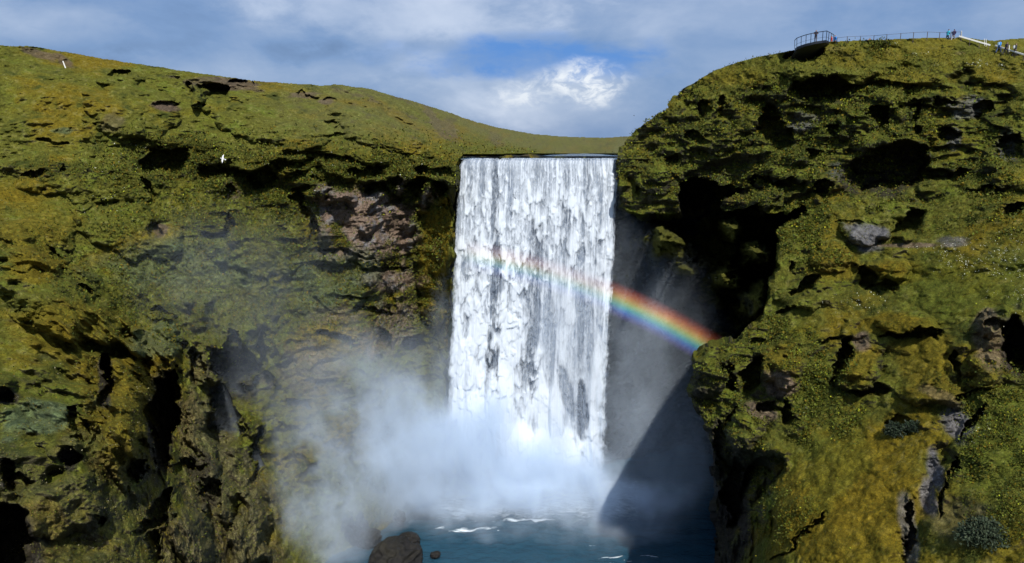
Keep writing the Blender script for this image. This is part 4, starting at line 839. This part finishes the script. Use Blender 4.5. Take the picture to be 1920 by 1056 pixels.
def person(loc, heading, label, jacket, trousers, hair=None, group=None, stride=.0, lean=0., arms='down', crouch=0., sit=False, pack=None, scale=1.0):
    """heading 0 looks towards +Y; body is one skin; jacket, trousers, hair are its clothing"""
    hip = .93-crouch*.35; L = lean
    sh = (0, L*.45, hip+.50)
    v = [(0, 0, hip, .15, .11), (0, L*.2, hip+.22, .135, .10), (0, L*.38, hip+.42, .17, .11), (0, L*.5+.01, hip+.56, .055), (0, L*.55+.02, hip+.67, .082, .095), (0, L*.58+.02, hip+.77, .078, .09)]
    e = [(0, 1), (1, 2), (2, 3), (3, 4), (4, 5)]
    hands = []
    for s in (-1, 1):
        st_ = stride*s; b = len(v)
        kz = .50-crouch*.1
        v += [(s*.11, .01+st_*.06, hip-.15, .088), (s*.11, st_*.32+crouch*.30, kz, .062), (s*.11, st_*.62-(.10 if st_ < 0 else 0)+crouch*.05, .09, .045), (s*.12, st_*.62+.13+crouch*.05, .04, .04)]
        e += [(0, b), (b, b+1), (b+1, b+2), (b+2, b+3)]
        b = len(v)
        if arms == 'down': el, ha = (s*.27, L*.3-.03-st_*.2, hip+.22), (s*.28, L*.3+.06-st_*.45, hip-.02)
        elif arms == 'rail': el, ha = (s*.28, .15, hip+.25), (s*.20, .42, hip+.20)
        elif arms == 'out': el, ha = (s*.42, .03, hip+.36), (s*.62, .10, hip+.22)
        else: el, ha = (s*.27, L*.3-.03, hip+.25), (s*.12, .22+L*.2, hip+.18)
        v += [(s*.19, L*.43, hip+.45, .07), (*el, .048), (*ha, .032)]
        e += [(2, b), (b, b+1), (b+1, b+2)]; hands.append((Vector(el), Vector(ha), s))
    me = skin_chain(v, e, 'person')
    bm = bmesh.new(); bm.from_mesh(me)
    for el, ha, s in hands:                   # palm and five fingers on each hand
        ax_ = (ha-el).normalized(); sd = ax_.cross(Vector((s, 0, .2))).normalized(); nb = sd.cross(ax_)
        def seg(a, b, r0, r1):
            x_ = b-a; q = x_.to_track_quat('Z', 'Y').to_matrix().to_4x4(); q.translation = (a+b)/2
            bmesh.ops.create_cone(bm, segments=6, radius1=r0, radius2=r1, depth=x_.length, matrix=q, cap_ends=True)
        seg(ha-ax_*.02, ha+ax_*.08, .03, .038)
        for k, ln in enumerate((.068, .078, .072, .056)):
            a = ha+ax_*.075+sd*(k-1.5)*.019; m_ = a+ax_*ln*.5; seg(a, m_, .0095, .009); seg(m_, m_+(ax_*.8+nb*.5)*ln*.5, .009, .007)
        a = ha+ax_*.02-sd*.03; seg(a, a+(ax_*.6-sd*.8).normalized()*.06, .012, .009)
    # nose
    q = Matrix.Translation((0, L*.58+.125, hip+.70)); bmesh.ops.create_cone(bm, segments=6, radius1=.018, radius2=.004, depth=.045, matrix=q)
    for s in (-1, 1): bmesh.ops.create_uvsphere(bm, u_segments=6, v_segments=5, radius=.028, matrix=Matrix.Translation((s*.088, L*.56+.01, hip+.70)) @ Matrix.Diagonal((.45, .8, 1.2, 1)))
    bmesh.ops.delete(bm, geom=[q for q in bm.verts if not q.link_faces], context='VERTS')
    bmesh.ops.holes_fill(bm, edges=[q for q in bm.edges if q.is_boundary], sides=0); bmesh.ops.recalc_face_normals(bm, faces=bm.faces)
    bm.to_mesh(me); bm.free(); me = fuse(me, .0075)
    for p in me.polygons: p.use_smooth = True
    me.materials.clear(); me.materials.append(M_SKIN)
    o = bpy.data.objects.new('person', me); o.location = loc; o.rotation_euler = (0, 0, heading); o.scale = (scale,)*3; link(o); tag(o, label, 'person', group)
    def cloth(nm, test, off, m_):
        b2 = bmesh.new(); b2.from_mesh(base_me)
        b2.normal_update()
        bmesh.ops.delete(b2, geom=[f for f in b2.faces if not test(f.calc_center_median())], context='FACES')
        left = set(b2.faces); best = set()                # keep the one connected piece
        while left:
            st_ = [left.pop()]; isl = set(st_)
            while st_:
                for e_ in st_.pop().edges:
                    for f2 in e_.link_faces:
                        if f2 in left: left.discard(f2); isl.add(f2); st_.append(f2)
            if len(isl) > len(best): best = isl
        bmesh.ops.delete(b2, geom=[f for f in b2.faces if f not in best], context='FACES')
        bmesh.ops.delete(b2, geom=[q for q in b2.verts if not q.link_faces], context='VERTS')
        b2.normal_update()
        for q in b2.verts: q.co += q.normal*off
        mm = bpy.data.meshes.new(nm); b2.to_mesh(mm); b2.free(); mm.materials.clear(); mm.materials.append(m_)
        for p in mm.polygons: p.use_smooth = True
        link(bpy.data.objects.new(nm, mm), o)
    base_me = skin_chain(v, e, 'body_shape')
    has = [h[1] for h in hands]
    def is_j(c_):
        if min((c_-h).length for h in has) < .05: return False
        return c_.z > hip-.06 and c_.z < hip+.56 or (abs(c_.x) > .2 and c_.z < hip+.5 and c_.z > hip-.1)
    cloth('jacket', is_j, .028, flat('jacket', jacket)); cloth('trousers', lambda c_: c_.z < hip+.02 and c_.z > .10 and abs(c_.x) < .22, .02, flat('trousers', trousers))
    for s in (-1, 1): cloth('boot', lambda c_: c_.z <= .13 and c_.x*s > 0, .015, flat('boot', (.04, .03, .03)))
    cloth('hair' if hair is None or hair[1] == 'hair' else 'hat', lambda c_: c_.z > hip+.745 or (c_.z > hip+.66 and c_.y < L*.55+.0), .02, M_HAIR if hair is None else flat('hat', hair[0]))
    for s in (-1, 1):
        bm = bmesh.new(); bmesh.ops.create_uvsphere(bm, u_segments=6, v_segments=5, radius=.012, matrix=Matrix.Translation((s*.032, L*.58+.108, hip+.725)))
        mm = bpy.data.meshes.new('eye'); bm.to_mesh(mm); bm.free(); mm.materials.append(M_EYE); link(bpy.data.objects.new('eye', mm), o)
    if pack:
        bm = bmesh.new(); bmesh.ops.create_cube(bm, size=1, matrix=Matrix.Translation((0, L*.3-.22, hip+.32)) @ Matrix.Diagonal((.30, .20, .46, 1))); bmesh.ops.bevel(bm, geom=bm.edges[:], offset=.06, segments=3, affect='EDGES')
        mm = bpy.data.meshes.new('backpack'); bm.to_mesh(mm); bm.free(); mm.materials.append(flat('backpack', pack)); po = bpy.data.objects.new('backpack', mm); link(po, o)
    return o
R = math.radians
def deckpt(px, py, d): return Vector(V(px, py, d))
person(deckpt(1529, 79.0, 116.2), R(160), 'person in dark jacket and grey trousers leaning on the platform railing', (.03, .03, .06), (.10, .09, .11), None, None, 0, .1, 'rail', scale=1.0)
g = ground_pt(1567, 0); person(g+Vector((0, .2, -.55)), R(100), 'person in bright blue jacket standing just right of the platform railing', (.02, .20, .60), (.03, .03, .06), None, None, .1, .1, 'down')
g = ground_pt(1562, 0); person(g+Vector((-.1, .4, -.6)), R(80), 'person in red top at the inner end of the platform railing', (.45, .04, .03), (.03, .03, .08), None, None, .1, .0, 'down')
g = ground_pt(1631, 0); person(g+Vector((0, .3, -.75)), R(200), 'crouching person in orange jacket at the rope fence', (.50, .20, .03), (.10, .07, .03), None, None, .1, .3, 'out', .8, scale=.9)
gp2 = 'pair of people on the crest'
g = ground_pt(1776, 0); person(g+Vector((0, .0, -.25)), R(-75), 'person in light blue jacket leaning forward beside the rope fence', (.03, .38, .52), (.03, .05, .07), None, gp2, .25, .22, 'front', .1)
g = ground_pt(1787, 0); person(g+Vector((0, .0, -.25)), R(-60), 'person in dark hooded jacket and light trousers beside the light blue jacket', (.03, .02, .07), (.30, .30, .34), ((.03, .02, .07), 'hat'), gp2, .35, .22, 'front', .1)
gp3 = 'three walkers on the stairs'
UP = Vector((0, 0, .10))
person(UP+onC(1872, 101), R(-70), 'walker in bright blue jacket behind the lower handrail', (.03, .25, .70), (.04, .07, .16), None, gp3, .55, .12, 'down', pack=(.35, .55, .75))
person(UP+onC(1885, 104), R(-80), 'walker in all dark clothes between the blue walker and the white post', (.03, .02, .03), (.02, .02, .03), None, gp3, .6, .15, 'down')
person(UP+onC(1902, 107), R(-100), 'walker in dark jacket with a white backpack at the far end of the lower handrail', (.02, .03, .04), (.02, .02, .02), None, gp3, .3, .1, 'down', pack=(.65, .68, .7))

# ---------------------------------------------------------------- seabirds
def bird(px, py, d, span, rot, label, body, wing, dih=.1):
    root = bpy.data.objects.new('seabird', None)
    bm = bmesh.new(); bmesh.ops.create_uvsphere(bm, u_segments=14, v_segments=10, radius=1)
    for v in bm.verts:
        y_ = v.co.y; k = (1-.45*max(0, -y_))
        v.co = Vector((v.co.x*.075*k, y_*.24, v.co.z*.07*k))
    bmesh.ops.create_uvsphere(bm, u_segments=10, v_segments=8, radius=.055, matrix=Matrix.Translation((0, .235, .02)))
    bmesh.ops.create_cone(bm, segments=6, radius1=.02, radius2=.004, depth=.07, matrix=Matrix.Translation((0, .31, .01)) @ Matrix.Rotation(-math.pi/2, 4, 'X'))
    me = bpy.data.meshes.new('seabird'); bm.to_mesh(me); bm.free(); me = fuse(me, .009); me.materials.clear(); me.materials.append(body)
    for p in me.polygons: p.use_smooth = True
    root = bpy.data.objects.new('seabird', me); root.location = V(px, py, d); root.rotation_euler = rot; root.scale = (span/1.1,)*3; link(root); tag(root, label, 'bird')
    def flatpart(nm, outline, th):
        bm = bmesh.new(); a = [bm.verts.new((x, y, z+th)) for x, y, z in outline]; b = [bm.verts.new((x, y, z-th)) for x, y, z in outline]
        bm.faces.new(a); bm.faces.new(b[::-1])
        for i in range(len(a)): bm.faces.new((a[i], b[i], b[(i+1) % len(a)], a[(i+1) % len(a)]))
        bmesh.ops.triangulate(bm, faces=bm.faces[:]); bmesh.ops.recalc_face_normals(bm, faces=bm.faces)
        mm = bpy.data.meshes.new(nm); bm.to_mesh(mm); bm.free(); mm.materials.append(wing); link(bpy.data.objects.new(nm, mm), root)
    for s in (-1, 1):
        flatpart('wing', [(s*.04, .11, .02), (s*.24, .16, .02+dih*.24), (s*.55, .02, .02+dih*.45), (s*.40, -.01, .02+dih*.38), (s*.22, -.02, .02+dih*.24), (s*.04, -.08, .02)], .008)
    flatpart('tail', [(-.04, -.18, 0), (.04, -.18, 0), (.075, -.34, 0), (0, -.36, 0), (-.075, -.34, 0)], .008)
M_BW = plain('white_feathers', (.80, .80, .82), .7); M_BD = plain('dark_feathers', (.03, .03, .035), .7)
bird(418, 298, 92, 1.15, (R(55), R(-68), R(78)), 'white seabird gliding in front of the left cliff', M_BW, M_BW)
bird(966, 372, 112, .8, (R(30), R(30), R(60)), 'dark seabird flying in front of the white falls', M_BD, M_BD, .4)
bird(1189, 217, 118, .45, (R(10), R(10), R(80)), 'tiny dark seabird against the sky above the right bank', M_BD, M_BD, .3)
